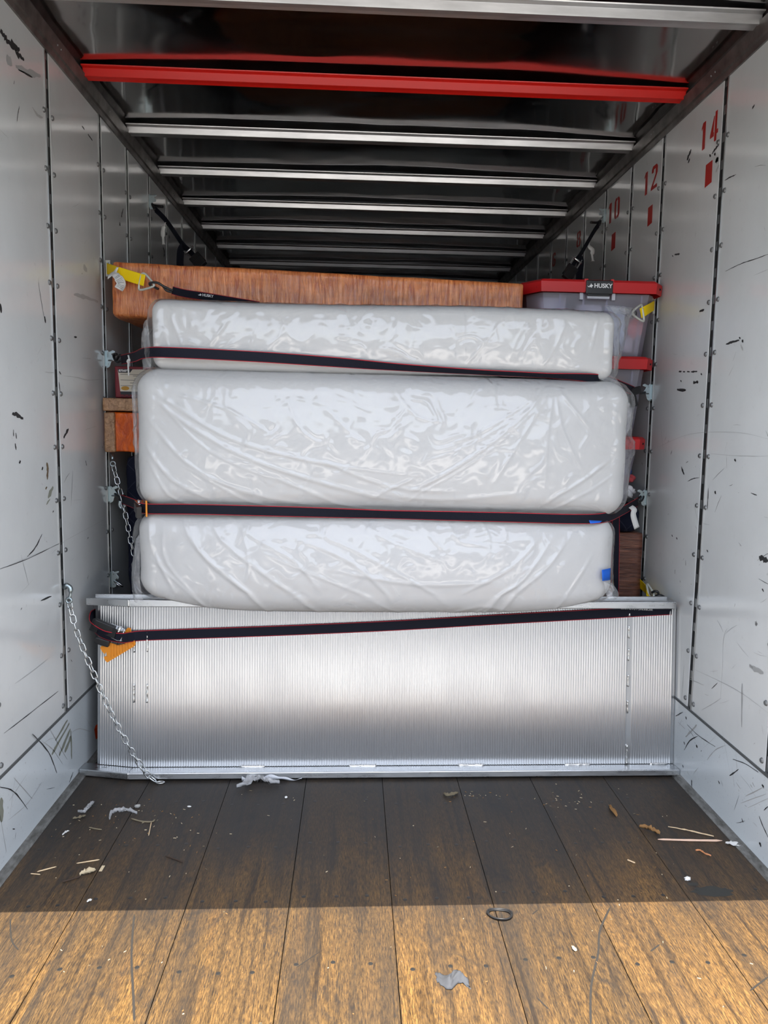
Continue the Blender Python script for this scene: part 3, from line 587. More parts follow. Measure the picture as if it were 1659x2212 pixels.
def mattress(label, lo, hi, r, bulge, crl, seed, yp, drape, ears, crumple):
    t = empty('bagged_mattress', ((lo[0]+hi[0])/2, (lo[1]+hi[1])/2, lo[2]), label, 'mattress', 'bagged mattresses strapped in the truck')
    cx, cz, hx, hz = (lo[0]+hi[0])/2, (lo[2]+hi[2])/2, (hi[0]-lo[0])/2, (hi[2]-lo[2])/2
    def shape(Q, nr, film_):
        x, y, z = Q[:, 0], Q[:, 1], Q[:, 2]; u = (x-cx)/hx; v = (z-cz)/hz; fr = np.clip(-nr[:, 1], 0, 1)
        d = fr*bulge*(1-np.clip(np.abs(u), 0, 1)**4)*(1-.75*np.clip(np.abs(v), 0, 1)**2.2)
        d += fr*.010*(fbm(x*2.2+seed, z*3.5+seed, seed, 3)-.45)
        ck = CK[seed](x, z)
        d += fr*ck
        side = np.abs(nr[:, 0])
        d += side*(.006*(fbm(y*9+seed, z*9, seed+2, 3)-.45))
        if film_:
            d += .0012*(fbm(x*30, z*30+y*20, seed+7, 3)-.45)+.0014
            d += np.maximum(0, .0006+fr*.30*ck+fr*crumple(x, z, u, v)+.0045*(ridged(x*11+z*6+y*9, z*15-x*3+y*6, seed+9, 3)-.45))
            d += side*(.004+.012*fbm(y*6+3*seed, z*6+seed, seed+4, 3))+np.clip(nr[:, 2], 0, 1)*.004*ridged(x*8, y*10, seed+6, 2)
            for (ez, ew, ea, sgn) in ears:
                d += np.clip(sgn*nr[:, 0], 0, 1)**.7*ea*np.exp(-((z-ez)/ew)**2)*(.6+.8*ridged(y*12+z*4, z*16, seed+12, 2)*.8)
        else:
            d += .0012*(fbm(x*30, z*30+y*20, seed+7, 3)-.45)
        return d
    def deform(Q):
        Q = Q.copy(); x, y, z = Q[:, 0], Q[:, 1], Q[:, 2]; u = np.clip((x-cx)/hx, -1.2, 1.2)
        Q[:, 2] += drape(u, y, (z-lo[2])/(hi[2]-lo[2])); return Q
    CK.setdefault(seed, None)
    # crease field is evaluated once per mesh on its own points
    out = []
    for film_ in (False, True):
        def fn(Q, nr):
            val = creases(Q[:, 0], Q[:, 2], crl, yp); CK[seed] = lambda x, z: val
            return shape(Q, nr, film_)
        Q, F = soft_box('x', lo, hi, r, t, None, fn)
        out.append((deform(Q), F))
    b = npmesh('mattress_body', out[0][0], out[0][1], M_cloth, t)
    f = npmesh('plastic_bag', out[1][0], out[1][1], M_film, t); tag(f, 'clear wrinkled plastic bag')
    return t
CK = {}
def flat(u, y, v): return 0*u
# upper mattress
crT = [([(700, 660), (703, 780)], .006, .003), ([(850, 665), (852, 790)], .006, .003), ([(998, 660), (1000, 800)], .007, .004), ([(1105, 665), (1108, 800)], .006, .003), ([(1085, 690), (1030, 760), (1000, 795)], .009, .006), ([(1150, 680), (1110, 740), (1095, 790)], .008, .005), ([(1220, 690), (1190, 760), (1160, 800)], .009, .005), ([(1290, 680), (1270, 760)], .010, .006), ([(350, 700), (370, 760)], .009, .006), ([(370, 680), (400, 755)], .009, .006), ([(500, 690), (460, 745)], .010, .006), ([(560, 700), (545, 750)], .008, .004), ([(330, 690), (345, 755)], .009, .006), ([(900, 690), (880, 780)], .008, .003), ([(620, 690), (600, 745)], .008, .003)]
mt1 = mattress('thin white mattress in a clear bag, topmost of the three, below the long brown parcel', (-.905, -.015, 1.642), (.882, .395, 1.905), .048, .040, crT, 3, .0,
               lambda u, y, v: -.012*u*(v > .5)*0+.006*np.sin(u*3)-.006*u, [(1.74, .10, .030, -1), (1.86, .05, .018, 1), (1.72, .10, .018, 1)],
               lambda x, z, u, v: .0045*ridged(x*5+2, z*12, 31, 3)*np.clip(v, 0, 1)+.002*ridged(x*9+z*5, z*4, 37, 3)-.003)
crM = [([(310, 850), (420, 930), (560, 1000), (760, 1060), (900, 1080)], .014, .010), ([(312, 900), (400, 1000), (520, 1060), (700, 1090)], .013, .009), ([(310, 960), (370, 1040), (470, 1085)], .012, .009), ([(330, 850), (480, 940), (640, 990), (800, 1020)], .012, .007), ([(360, 850), (500, 890), (600, 950)], .010, .006), ([(320, 1000), (360, 1070), (420, 1095)], .010, .007), ([(340, 870), (450, 975), (600, 1040)], .008, .006),
       ([(1180, 845), (1090, 930), (980, 1010), (870, 1070)], .014, .009), ([(1185, 850), (1120, 950), (1060, 1050)], .012, .007), ([(1195, 850), (1180, 940), (1175, 1060)], .012, .006), ([(1200, 850), (1215, 930), (1260, 1020)], .010, .006), ([(1210, 845), (1240, 880), (1280, 930)], .009, .006), ([(1150, 860), (1040, 930), (960, 960)], .010, .006), ([(1170, 1085), (1250, 1040), (1325, 985)], .011, .010), ([(1190, 1095), (1270, 1060), (1330, 1020)], .009, .007), ([(800, 1060), (950, 1075), (1150, 1060)], .010, .006), ([(620, 860), (650, 930), (700, 960)], .009, .006), ([(850, 840), (900, 900), (960, 910)], .009, .006), ([(700, 880), (780, 960)], .012, .006), ([(560, 1020), (720, 1080), (830, 1100)], .010, .007), ([(900, 1030), (800, 1075)], .010, .007),
       ([(345, 860), (520, 960), (760, 1010), (930, 1030)], .006, .005), ([(380, 1000), (520, 1075), (640, 1098)], .007, .006), ([(660, 980), (840, 1050), (1000, 1060)], .012, .006), ([(1185, 855), (1030, 990), (850, 1095)], .006, .005), ([(1160, 870), (1010, 960), (900, 1000)], .006, .004)]
mt2 = mattress('thickest white mattress in a wrinkled clear bag, between the upper and lower straps', (-.965, -.050, 1.108), (.950, .395, 1.640), .085, .060, crM, 5, -.08,
               lambda u, y, v: -.008*u*np.ones_like(v), [(1.42, .16, .012, -1), (1.52, .09, .022, 1), (1.38, .06, .022, 1), (1.25, .12, .012, 1)],
               lambda x, z, u, v: .0075*ridged(x*6+1, z*11, 41, 3)*np.clip(v*1.3-.05, 0, 1)+.0035*ridged(x*8+z*4, z*7, 47, 3)*(.5+.5*fbm(x*2, z*3, 50, 2))-.005)
crL = [([(318, 1125), (330, 1190), (380, 1270)], .012, .008), ([(385, 1122), (430, 1180), (500, 1230), (600, 1300)], .013, .011), ([(400, 1125), (450, 1200), (560, 1270)], .010, .007), ([(440, 1120), (500, 1175), (620, 1250), (740, 1310)], .012, .009), ([(480, 1122), (560, 1160), (640, 1200), (700, 1260)], .012, .008), ([(520, 1130), (540, 1200), (530, 1240)], .011, .007), ([(620, 1150), (760, 1200), (860, 1280)], .012, .008), ([(600, 1140), (720, 1160), (880, 1230), (1000, 1290)], .011, .007), ([(350, 1140), (360, 1210), (450, 1290)], .010, .006),
       ([(1235, 1150), (1180, 1210), (1110, 1260), (1060, 1310)], .014, .009), ([(1200, 1150), (1130, 1230), (1080, 1260), (1030, 1305)], .012, .009), ([(1170, 1150), (1100, 1210), (990, 1260)], .012, .007), ([(1290, 1180), (1230, 1260), (1180, 1310)], .012, .006), ([(960, 1125), (990, 1160), (1060, 1170)], .010, .008), ([(1040, 1130), (1060, 1165)], .009, .007), ([(900, 1130), (960, 1180)], .009, .006), ([(760, 1130), (840, 1160), (960, 1200)], .010, .006), ([(700, 1210), (900, 1240), (1080, 1235)], .012, .007), ([(940, 1300), (1040, 1275), (1120, 1290)], .010, .006), ([(1120, 1240), (1060, 1270), (1000, 1310)], .007, .006), ([(320, 1200), (420, 1270), (520, 1310)], .008, .006), ([(560, 1180), (700, 1230), (900, 1300)], .008, .006)]
mt3 = mattress('lowest white mattress in a clear bag, resting on the top edge of the ramp', (-.968, -.045, .758), (.915, .395, 1.104), .080, .065, crL, 8, -.08,
               lambda u, y, v: -.058*np.clip(1-v, 0, 1)**1.2*np.clip((.0-y)/.05, 0, 1)*np.clip(1.05-np.abs(u)**6, 0, 1)-.004*u, [(.86, .12, .020, -1), (1.0, .08, .016, -1), (.79, .03, .012, 1)],
               lambda x, z, u, v: .006*ridged(x*6+1, z*8, 61, 3)*np.clip(.4+v, 0, 1)+.003*ridged(x*7+z*5, z*7, 67, 3)-.0045)
def tape(parent, corners, label):
    mb = MB(); n_ = 6; a, b, c, d = [V(p) for p in corners]
    P = [[a.lerp(b, i/n_).lerp(d.lerp(c, i/n_), j/2)+V((0, .012*(i/n_)**2, 0)) for j in range(3)] for i in range(n_+1)]
    mb.grid(P); o = mb.build('tape_strip', M_tape, parent); tag(o, label)
    s_ = o.modifiers.new('thick', 'SOLIDIFY'); s_.thickness = .0008
tape(mt2, [at(1322, 957, y=-.062), at(1337, 957, y=-.030), at(1337, 983, y=-.030), at(1324, 984, y=-.062)], 'blue tape on the bag end')
tape(mt3, [at(1272, 1124, y=-.104), at(1303, 1126, y=-.098), at(1298, 1130, y=-.108), at(1275, 1131, y=-.114)], 'blue tape under the strap')
tape(mt3, [at(1300, 1231, y=-.088), at(1321, 1228, y=-.052), at(1320, 1254, y=-.052), at(1301, 1255, y=-.088)], 'blue tape on the bag corner')
# gathered bag ends, crumpled sheets of film belonging to the bags
def film_ear(parent, outline, y0, y1, seed, amp=.018, n_=18):
    """crumpled sheet: left edge curve -> right edge curve given as two pixel polylines"""
    A = cr([at(a, b, y=y0) for a, b in outline[0]], 6); B = cr([at(a, b, y=y1) for a, b in outline[1]], 6); k = len(A); rows = []
    r1 = np.random.default_rng(seed).random((6, 6))
    for i in range(k):
        row = []
        for j in range(n_+1):
            t = j/n_; p = A[i].lerp(B[min(i, len(B)-1)], t); f_ = math.sin(PI*t)
            w_ = float(ridged(np.array([i*.33+seed]), np.array([t*2.2+i*.12]), seed, 3)[0])-.5
            row.append(p+V((.3*w_*amp*f_, -amp*w_*(.4+f_)-.02*f_, .25*w_*amp*f_)))
        rows.append(row)
    mb = MB(); mb.grid(rows); tag(mb.build('loose_film', M_loose, parent), 'gathered loose film at the bag end')
film_ear(mt1, ([(318, 690), (322, 720), (325, 755), (326, 795)], [(310, 705), (305, 730), (306, 765), (309, 800)]), .02, .06, 71)
film_ear(mt1, ([(1310, 663), (1322, 690), (1326, 740), (1326, 805)], [(1362, 668), (1354, 720), (1345, 760), (1328, 812)]), .03, .16, 72, .03)
film_ear(mt1, ([(1305, 660), (1318, 664), (1326, 676)], [(1372, 668), (1373, 680), (1368, 690)]), .03, .22, 73, .03)
film_ear(mt2, ([(1290, 815), (1330, 840), (1345, 880), (1345, 930)], [(1325, 808), (1352, 850), (1368, 905), (1350, 945)]), .0, .05, 74, .03)
film_ear(mt2, ([(292, 830), (294, 900), (298, 980)], [(284, 850), (288, 910), (294, 985)]), .0, .04, 75)
film_ear(mt3, ([(306, 1150), (302, 1200), (303, 1260), (310, 1300)], [(294, 1165), (287, 1210), (284, 1260), (290, 1300)]), .0, .03, 76, .022)
film_ear(mt3, ([(1303, 1256), (1308, 1275), (1312, 1292)], [(1322, 1258), (1337, 1282), (1332, 1293)]), -.06, .0, 77, .03)

# ------------------------------------------------------------------ straps
def strap(name, label, pts, w_, group=None, wdir=None, mats=(None,), n_=10, cat='strap', twist=None):
    """ribbon: pts centreline, wdir per-point width direction"""
    L = cr(pts, n_); k = len(L); wd = [V(d).normalized() for d in (wdir or [(0, 0, 1)]*len(pts))]; rows = []
    for i in range(k):
        t = (L[min(i+1, k-1)]-L[max(i-1, 0)]).normalized(); s_ = i/n_; j = min(int(s_), len(wd)-2); d = wd[j].lerp(wd[j+1], s_-j)
        d = (d-t*d.dot(t)).normalized(); nn = t.cross(d)
        rows.append([L[i]+d*w_*u for u in (-.5, -.44, -.38, .38, .44, .5)])
    o = empty(name, L[0], label, cat, group)
    mb = MB(); vs = [p for r_ in rows for p in r_]; fs = []; mi = []
    for i in range(k-1):
        for j in range(5):
            mb_f = (i*6+j, (i+1)*6+j, (i+1)*6+j+1, i*6+j+1); fs.append(mb_f); mi.append(1 if j in (0, 4) and len(mats) > 1 else 0)
    mb.v = [tuple(p) for p in vs]; mb.f = fs; mb.mi = mi; mb.sm = [True]*len(fs)
    wb = mb.build('webbing', list(mats), o); s_ = wb.modifiers.new('thick', 'SOLIDIFY'); s_.thickness = .0022; s_.offset = 0
    return o
def hook(parent, pts, r, m_=None, name='hook'):
    mb = MB(); L = cr(pts, 6); mb.tube(L, r, 8); return mb.build(name, m_ or M_blacksteel, parent)
def ratchet(parent, c, xa, ya, s_=1.0, name='ratchet'):
    """ratchet buckle: two side plates, spool, two bolts, handle with grip"""
    Mx = frame_m(c, xa, ya); o = empty(name, V(c)); o.parent = parent; o.location = V(c)-parent_loc(parent)
    def part(nm, m_, fn):
        mb = MB(); fn(mb); mb.v = [tuple(Mx @ V(p)) for p in mb.v]; return build_each(mb, nm, m_, o, .0012*s_)
    q = s_
    part('side_plate', M_steel, lambda b: [b.prism([(-.055*q, -.020*q, e*.022*q), (.015*q, -.022*q, e*.022*q), (.030*q, 0, e*.022*q), (.015*q, .020*q, e*.022*q), (-.055*q, .012*q, e*.022*q)], (0, 0, .0025*q)) for e in (-1, 1)])
    part('spool', M_steel, lambda b: b.tube([(0, 0, -.030*q), (0, 0, .030*q)], .009*q, 12))
    part('bolt', M_steel, lambda b: [b.tube([(x*q, 0, -.028*q), (x*q, 0, .028*q)], .004*q, 8) for x in (-.045, .022)])
    part('handle', M_black, lambda b: (b.box((-.095*q, .010*q, -.020*q), (.000*q, .024*q, .020*q)), b.box((-.115*q, .008*q, -.026*q), (-.080*q, .030*q, .026*q))))
    return o
def paper_tag(parent, pts, w_, lines=True, wdir=(0, 0, 1), name='care_tag'):
    L = cr(pts, 5); k = len(L); rows = []
    for i in range(k):
        t = (L[min(i+1, k-1)]-L[max(i-1, 0)]).normalized(); d = V(wdir); d = (d-t*d.dot(t)).normalized(); ww = w_ if not isinstance(w_, (list, tuple)) else w_[min(int(i/5), len(w_)-1)]
        rows.append([L[i]-d*ww*.5, L[i]+d*ww*.5])
    mb = MB(); mb.grid(rows); o = mb.build(name, M_tag, parent); s_ = o.modifiers.new('thick', 'SOLIDIFY'); s_.thickness = .0008
    tag(o, 'white paper tag'); return o, rows
WB = (M_web, M_red); GS = 'ratchet straps across the load'
# strap A: over the joint of the upper and middle mattress
pA = [at(262, 777, y=.42), at(290, 771, y=.20), at(316, 762, y=-.005), at(380, 762, y=-.066), at(560, 771, y=-.070), at(720, 782, y=-.064), at(860, 793, y=-.050), at(1020, 803, y=-.04), at(1180, 811, y=-.030), at(1290, 818, y=.0), at(1345, 835, y=.22), at(1372, 846, y=.40)]
sA = strap('ratchet_strap', 'navy red-edged strap slanting across the joint below the topmost mattress', pA, .040, GS, [(0, -.15, 1)]*5+[(0, -.5, 1), (0, -.9, .7), (0, -1, .45), (0, -1, .4), (0, -.6, .8), (0, 0, 1), (0, 0, 1)], WB)
hook(sA, [at(262, 777, y=.425), at(255, 782, y=.47), at(248, 777, y=.53), at(246, 768, y=.55), at(252, 765, y=.535)], .0055)
hook(sA, [at(264, 772, y=.42), at(258, 767, y=.46), at(251, 780, y=.50)], .0055)
hook(sA, [at(1374, 846, y=.41), at(1384, 849, y=.47), at(1393, 848, y=.53)], .006)
mb = MB(); mb.box((-.03, -.02, -.02), (.045, .02, .012), 0, frame_m(at(1362, 846, y=.36), (1, .4, .35), (0, 1, 0))); mb.box((-.02, -.022, -.06), (.012, .022, -.005), 0, frame_m(at(1362, 850, y=.35), (1, .3, .3), (0, 1, 0))); build_each(mb, 'ratchet_handle', M_black, sA, .004)
mb = MB(); mb.tube([at(1345, 835, y=.31), at(1353, 846, y=.33)], .010, 10); mb.tube([at(1340, 838, y=.31), at(1350, 850, y=.33)], .004, 8); build_each(mb, 'ratchet_spool', M_steel, sA)
paper_tag(sA, [at(277, 767, y=.27), at(279, 777, y=.262), at(277, 785, y=.27), at(278, 812, y=.275)], [.006, .016, .006, .003, .0025], wdir=(1, .3, 0))
# strap B: between the middle and lowest mattress
pB = [at(262, 1078, y=.46), at(284, 1086, y=.20), at(300, 1093, y=.04), at(318, 1099, y=-.045), at(420, 1100, y=-.086), at(620, 1105, y=-.092), at(830, 1111, y=-.092), at(1080, 1117, y=-.088), at(1240, 1121, y=-.075), at(1308, 1118, y=-.02), at(1345, 1103, y=.20), at(1378, 1084, y=.46)]
sB = strap('ratchet_strap', 'navy red-edged strap with a ratchet, pulled across between the thickest and lowest mattress', pB, .040, GS, [(0, -.1, 1)]*6+[(0, -.6, 1), (0, -.25, 1), (0, -.2, 1), (0, 0, 1), (0, 0, 1), (0, 0, 1)], WB)
ratchet(sB, at(301, 1094, y=.03), (-.4, .9, .15), (-.9, -.4, 0), .85)
mb = MB(); mb.box((-.003, -.010, -.032), (.003, .010, .030), 0, frame_m(at(316, 1098, y=-.045), (1, .35, 0), (0, 1, 0))); tag(mb.build('strap_clip', M_orange, sB, bevel=.001), 'orange plastic clip')
hook(sB, [at(262, 1078, y=.465), at(256, 1072, y=.50), at(249, 1067, y=.545), at(250, 1060, y=.56)], .0055)
mb = MB(); mb.box((-.02, -.008, -.022), (.02, .008, .022), 0, frame_m(at(264, 1079, y=.45), (.7, -.7, 0), (0, 1, 0))); mb.build('hook_sleeve', M_black, sB, bevel=.003)
hook(sB, [at(1378, 1084, y=.47), at(1386, 1081, y=.51), at(1390, 1072, y=.55), at(1386, 1068, y=.555)], .0055)
hook(sB, [at(1376, 1088, y=.47), at(1378, 1078, y=.50), at(1384, 1072, y=.52)], .005)
paper_tag(sB, [at(1362, 1094, y=.30), at(1370, 1101, y=.285), at(1368, 1113, y=.285), at(1376, 1141, y=.30)], [.026, .026, .027, .027], wdir=(1, .2, .3))
# strap C: around the ramp
pC = [atr(206, 1326, -0.1040), atr(198, 1333, -0.0240), atr(199, 1352, 0.0310), atr(225, 1371, 0.0480), atr(262, 1378, 0.0440), atr(282, 1376, 0.0220), atr(310, 1373, 0.0060), atr(420, 1369, 0.0050), atr(640, 1361, 0.0050), atr(860, 1351, 0.0050), atr(1080, 1338, 0.0050), atr(1300, 1326, 0.0050), atr(1420, 1319, 0.0050), atr(1452, 1318, -0.0020), atr(1459, 1319, -0.0190)]
sC = strap('ratchet_strap', 'navy red-edged strap slanting across the ribbed face of the ramp', pC, .043, GS, [(0, 0, 1), (-.2, -.1, 1), (-.25, -.3, 1), (0, -.4, 1), (0, -.2, 1), (0, 0, 1)]+[(0, 0, 1)]*9, WB)
ratchet(sC, atr(255, 1368, 0.0380), (1, -.25, -.35), (-.3, -1, .1), .95)
mb = MB(); mb.box((-.055, -.012, -.018), (.03, .012, .020), 0, frame_m(atr(232, 1357, 0.0440), (1, -.1, -.38), (0, 1, 0))); mb.box((-.03, -.012, -.016), (.03, .012, .012), 0, frame_m(atr(222, 1385, 0.0180), (1, -.05, -.3), (0, 1, 0))); build_each(mb, 'ratchet_handle', M_black, sC, .004)
mb = MB(); pw = [(269, 1364), (276, 1356), (282, 1357), (285, 1370), (290, 1382), (293, 1391), (290, 1396), (262, 1413), (232, 1431), (228, 1428), (224, 1420), (229, 1417), (232, 1420), (229, 1408), (226, 1413), (221, 1408), (216, 1399), (223, 1391), (237, 1388), (254, 1394), (270, 1391), (275, 1384)]
mb.prism([atr(a, b, 0.0130) for a, b in pw], (0, .004, 0))
for i in range(9):
    t = i/8; a = atr(240+48*t, 1391-2*t-22*t*t+12*t, 0.0135); b = atr(240+50*t, 1424-27*t, 0.0135); mb.tube([a.lerp(b, .02), a.lerp(b, .9)], .0012, 5)
for a, b in (((279, 1359), (284, 1372)), ((283, 1380), (287, 1392))): mb.tube([atr(*a, 0.0145), atr(*b, 0.0145)], .0022, 5)
tag(mb.build('strap_winder', M_orange, sC), 'notched orange plastic winder')
text_mesh('WORKING LOAD LIMIT', .013, M_white_print, 'printed_lettering', sC, frame_m(atr(1410, 1317, 0.0075), (-1, 0, .05), (0, 0, -1)), align='LEFT')
# strap D: upright strap on the right of the lowest mattress
sD = strap('webbing_strap', 'upright dark strap with a red edge between the lowest mattress and the dark brown parcel', [at(1328, 1305, y=.33), at(1329, 1240, y=.315), at(1330, 1170, y=.31), at(1330, 1118, y=.31), at(1331, 1100, y=.36)], .036, None, [(1, .1, 0)]*5, WB)
# strap E: end running behind the topmost mattress, hooked to the yellow strap
sE = strap('ratchet_strap', 'navy red-edged strap running from the left yellow strap behind the topmost mattress', [at(372, 627, y=.335), at(400, 634, y=.345), at(440, 640, y=.36), at(500, 650, y=.375), at(560, 660, y=.385)], .034, GS, [(0, -.3, 1)]*5, WB)
hook(sE, [at(342, 624, y=.332), at(337, 622, y=.335), at(324, 615, y=.335), at(326, 611, y=.325), at(340, 611, y=.318), at(356, 620, y=.325), at(374, 628, y=.335)], .0052)
hook(sE, [at(352, 618, y=.33), at(360, 628, y=.33), at(372, 631, y=.335)], .0045)
LOGO = [(0, .30), (.18, .18), (.42, .12), (.30, .30), (.52, .42), (.62, .72), (.70, .50), (.86, .42), (1, .30), (.88, .22), (.74, .02), (.80, -.12), (.62, -.02), (.50, .06), (.30, .0), (.10, .06)]
def husky(parent, o_, xa, ya, h, name='printed_lettering'):
    Mx = frame_m(o_, xa, ya); t = text_mesh('HUSKY', h*1.35, M_white_print, name, parent, Mx @ Matrix.Translation((h*1.55, 0, 0)), offset=h*.035)
    mb = MB(); mb.prism([Mx @ V((h*1.35*u, h*1.25*(v-.28), -.0003)) for u, v in LOGO], (Mx.to_3x3() @ V((0, 0, 1)))*.0007)
    tag(mb.build('printed_emblem', M_white_print, parent), 'white dog-head emblem'); return t
husky(sE, at(428, 636, y=.338), (1, 0, -.11), (0, -.3, 1), .011)

# ------------------------------------------------------------------ tie-down fittings on the wall posts
def fitting(px, py, side, label, swap=False, ringang=0., sc=1.0):
    s = -1 if side == 'left' else 1
    yc = min(SEAMS, key=lambda q: abs(q-at(px, py, x=s*W).y)); c = V((s*(W-.001), yc-.004, at(px, py, x=s*W).z))
    o = empty('tie_down_fitting', c, label, 'wall fitting', 'zinc tie-down fittings on the wall posts'); mb = MB()
    pf = [(0, .036), (.012, .037), (.016, .030), (.024, .033), (.034, .038), (.043, .034), (.044, .028), (.034, .024), (.027, .021), (.031, .012), (.039, .000), (.036, -.006), (.028, -.009), (.024, -.020), (.020, -.034), (.010, -.041), (0, -.041)]
    if swap: pf = [(0, .036), (.010, .038), (.018, .034), (.030, .038), (.040, .036), (.036, .029), (.026, .026), (.032, .018), (.038, .010), (.036, .000), (.024, .000), (.020, -.006), (.030, -.014), (.034, -.022), (.026, -.022), (.024, -.034), (.014, -.040), (0, -.038)]
    mb.prism([c+V((-s*a*sc, 0, b*sc)) for a, b in pf], (0, .003, 0)); mb.box((c.x-.004, c.y-.012, c.z-.034*sc), (c.x+.004, c.y+.016, c.z+.034*sc)); mb.build('plate', M_zinc, o, bevel=.0008)
    mb = MB()
    for a, b in ((.014, .024), (.028, .004), (.014, -.024)): mb.disc(c+V((-s*a*sc, -.0002, b*sc)), (0, -1, 0), .0028, .0016, 8)
    build_each(mb, 'rivet', M_steel, o)
    mb = MB(); d = V((-s*math.cos(ringang), 0, math.sin(ringang))); a = c+V((-s*.016*sc, -.004, -.008*sc)); mb.tube(cr([a, a+d*.02+V((0, -.010, 0)), a+d*.040+V((0, -.006, 0)), a+d*.046+V((0, .006, 0)), a+d*.03+V((0, .012, 0)), a+V((0, .010, 0))], 5), .0028, 8, True); mb.build('ring', M_steel, o)
    return o
fitting(322, 436, 'left', 'small zinc fitting high on the left wall, holding the upper black strap', True, -.9)
fitting(1307, 467, 'right', 'small zinc fitting high on the right wall beside the red 10', True, -.9)
fitting(232, 776, 'left', 'zinc fitting on the left wall just above the red and white carton')
fitting(237, 1066, 'left', 'zinc fitting on the left wall behind the upper hanging chain')
fitting(242, 1249, 'left', 'lowest zinc fitting on the left wall, just above the ramp', True, -.6)
fitting(1407, 847, 'right', 'zinc fitting on the right wall beside the middle tote')
fitting(1393, 1074, 'right', 'zinc fitting on the right wall above the hanging white tag')

# ------------------------------------------------------------------ yellow tie-off straps
def yellow(label, pts, w_, wdir, ring, clip, tagpts=None):
    o = strap('tie_off_strap', label, pts, w_, 'yellow tie-off straps', wdir, (M_yel,), cat='strap')
    if ring: mb = MB(); mb.tube(cr(ring+[ring[0]], 5)[:-1], .0048, 8, True); tag(mb.build('steel_ring', M_dring, o), 'grey triangular ring')
    if clip: 
        mb = MB(); c = V(clip[0]); s = clip[1]
        mb.box((min(c.x, c.x+s*.012), c.y-.004, c.z-.055), (max(c.x, c.x+s*.012), c.y+.004, c.z+.012)); mb.box((min(c.x, c.x+s*.022), c.y-.006, c.z+.006), (max(c.x, c.x+s*.022), c.y+.006, c.z+.016)); mb.box((min(c.x+s*.014, c.x+s*.022), c.y-.006, c.z-.02), (max(c.x+s*.014, c.x+s*.022), c.y+.006, c.z+.012)); tag(mb.build('end_fitting', M_dring, o, bevel=.002), 'grey hooked end fitting')
    return o
yA = yellow('yellow strap with a paper tag on the left wall, before the long brown parcel', [at(231, 580, y=.49), at(250, 587, y=.385), at(276, 595, y=.36), at(312, 606, y=.335)], .046, [(0, -.1, 1)]*4, [at(306, 592, y=.34), at(314, 592, y=.335), at(331, 612, y=.325), at(330, 619, y=.325), at(306, 626, y=.345), at(300, 621, y=.35)], (at(228, 570, y=.545), 1))
t1, rows = paper_tag(yA, [at(254, 577, y=.365), at(249, 591, y=.35), at(256, 601, y=.34), at(262, 613, y=.345), at(256, 625, y=.35)], [.010, .030, .036, .036, .034], wdir=(1, .2, .35))
t2, rows2 = paper_tag(yA, [at(253, 580, y=.365), at(243, 591, y=.37), at(233, 599, y=.38)], [.012, .022, .026], wdir=(.6, .1, 1))
mb = MB()
for k, f in enumerate(np.linspace(.42, .94, 9)):
    i = int(f*(len(rows)-1)); a, b = rows[i]; stroke(mb, [a.lerp(b, .15)+V((0, -.0012, 0)), a.lerp(b, .85)+V((0, -.0012, 0))], [.0013]*2, 0, (0, -1, 0))
tag(mb.build('printed_lines', M_ink, yA), 'small printed lines')
yB = yellow('yellow strap with a grey ring hanging from the right wall below the red tote lid', [at(1413, 660, y=.50), at(1400, 668, y=.40), at(1384, 677, y=.375)], .043, [(0, -.1, 1)]*3, [at(1386, 660, y=.378), at(1383, 659, y=.375), at(1367, 673, y=.362), at(1370, 682, y=.362), at(1386, 693, y=.372), at(1391, 690, y=.378)], (at(1416, 652, y=.56), -1))
hook(yB, [at(1366, 670, y=.385), at(1372, 674, y=.375), at(1372, 680, y=.375), at(1366, 683, y=.385)], .006)
yC = yellow('yellow strap drooping behind the ramp at the lower right, with a black hook', [at(1374, 1254, y=.53), at(1388, 1266, y=.46), at(1398, 1277, y=.38), at(1405, 1292, y=.30)], .044, [(0, -.2, 1), (-.1, -.2, 1), (-.3, -.2, 1), (-.8, 0, .5)], [at(1397, 1264, y=.36), at(1400, 1263, y=.355), at(1412, 1283, y=.31), at(1409, 1291, y=.31), at(1402, 1286, y=.33), at(1399, 1275, y=.345)], None)
hook(yC, [at(1408, 1280, y=.30), at(1415, 1277, y=.29), at(1421, 1279, y=.285), at(1422, 1285, y=.285), at(1416, 1288, y=.29)], .0055)
hook(yC, [at(1413, 1293, y=.27), at(1424, 1287, y=.26), at(1433, 1290, y=.26), at(1440, 1296, y=.26)], .008, name='hook_sleeve')

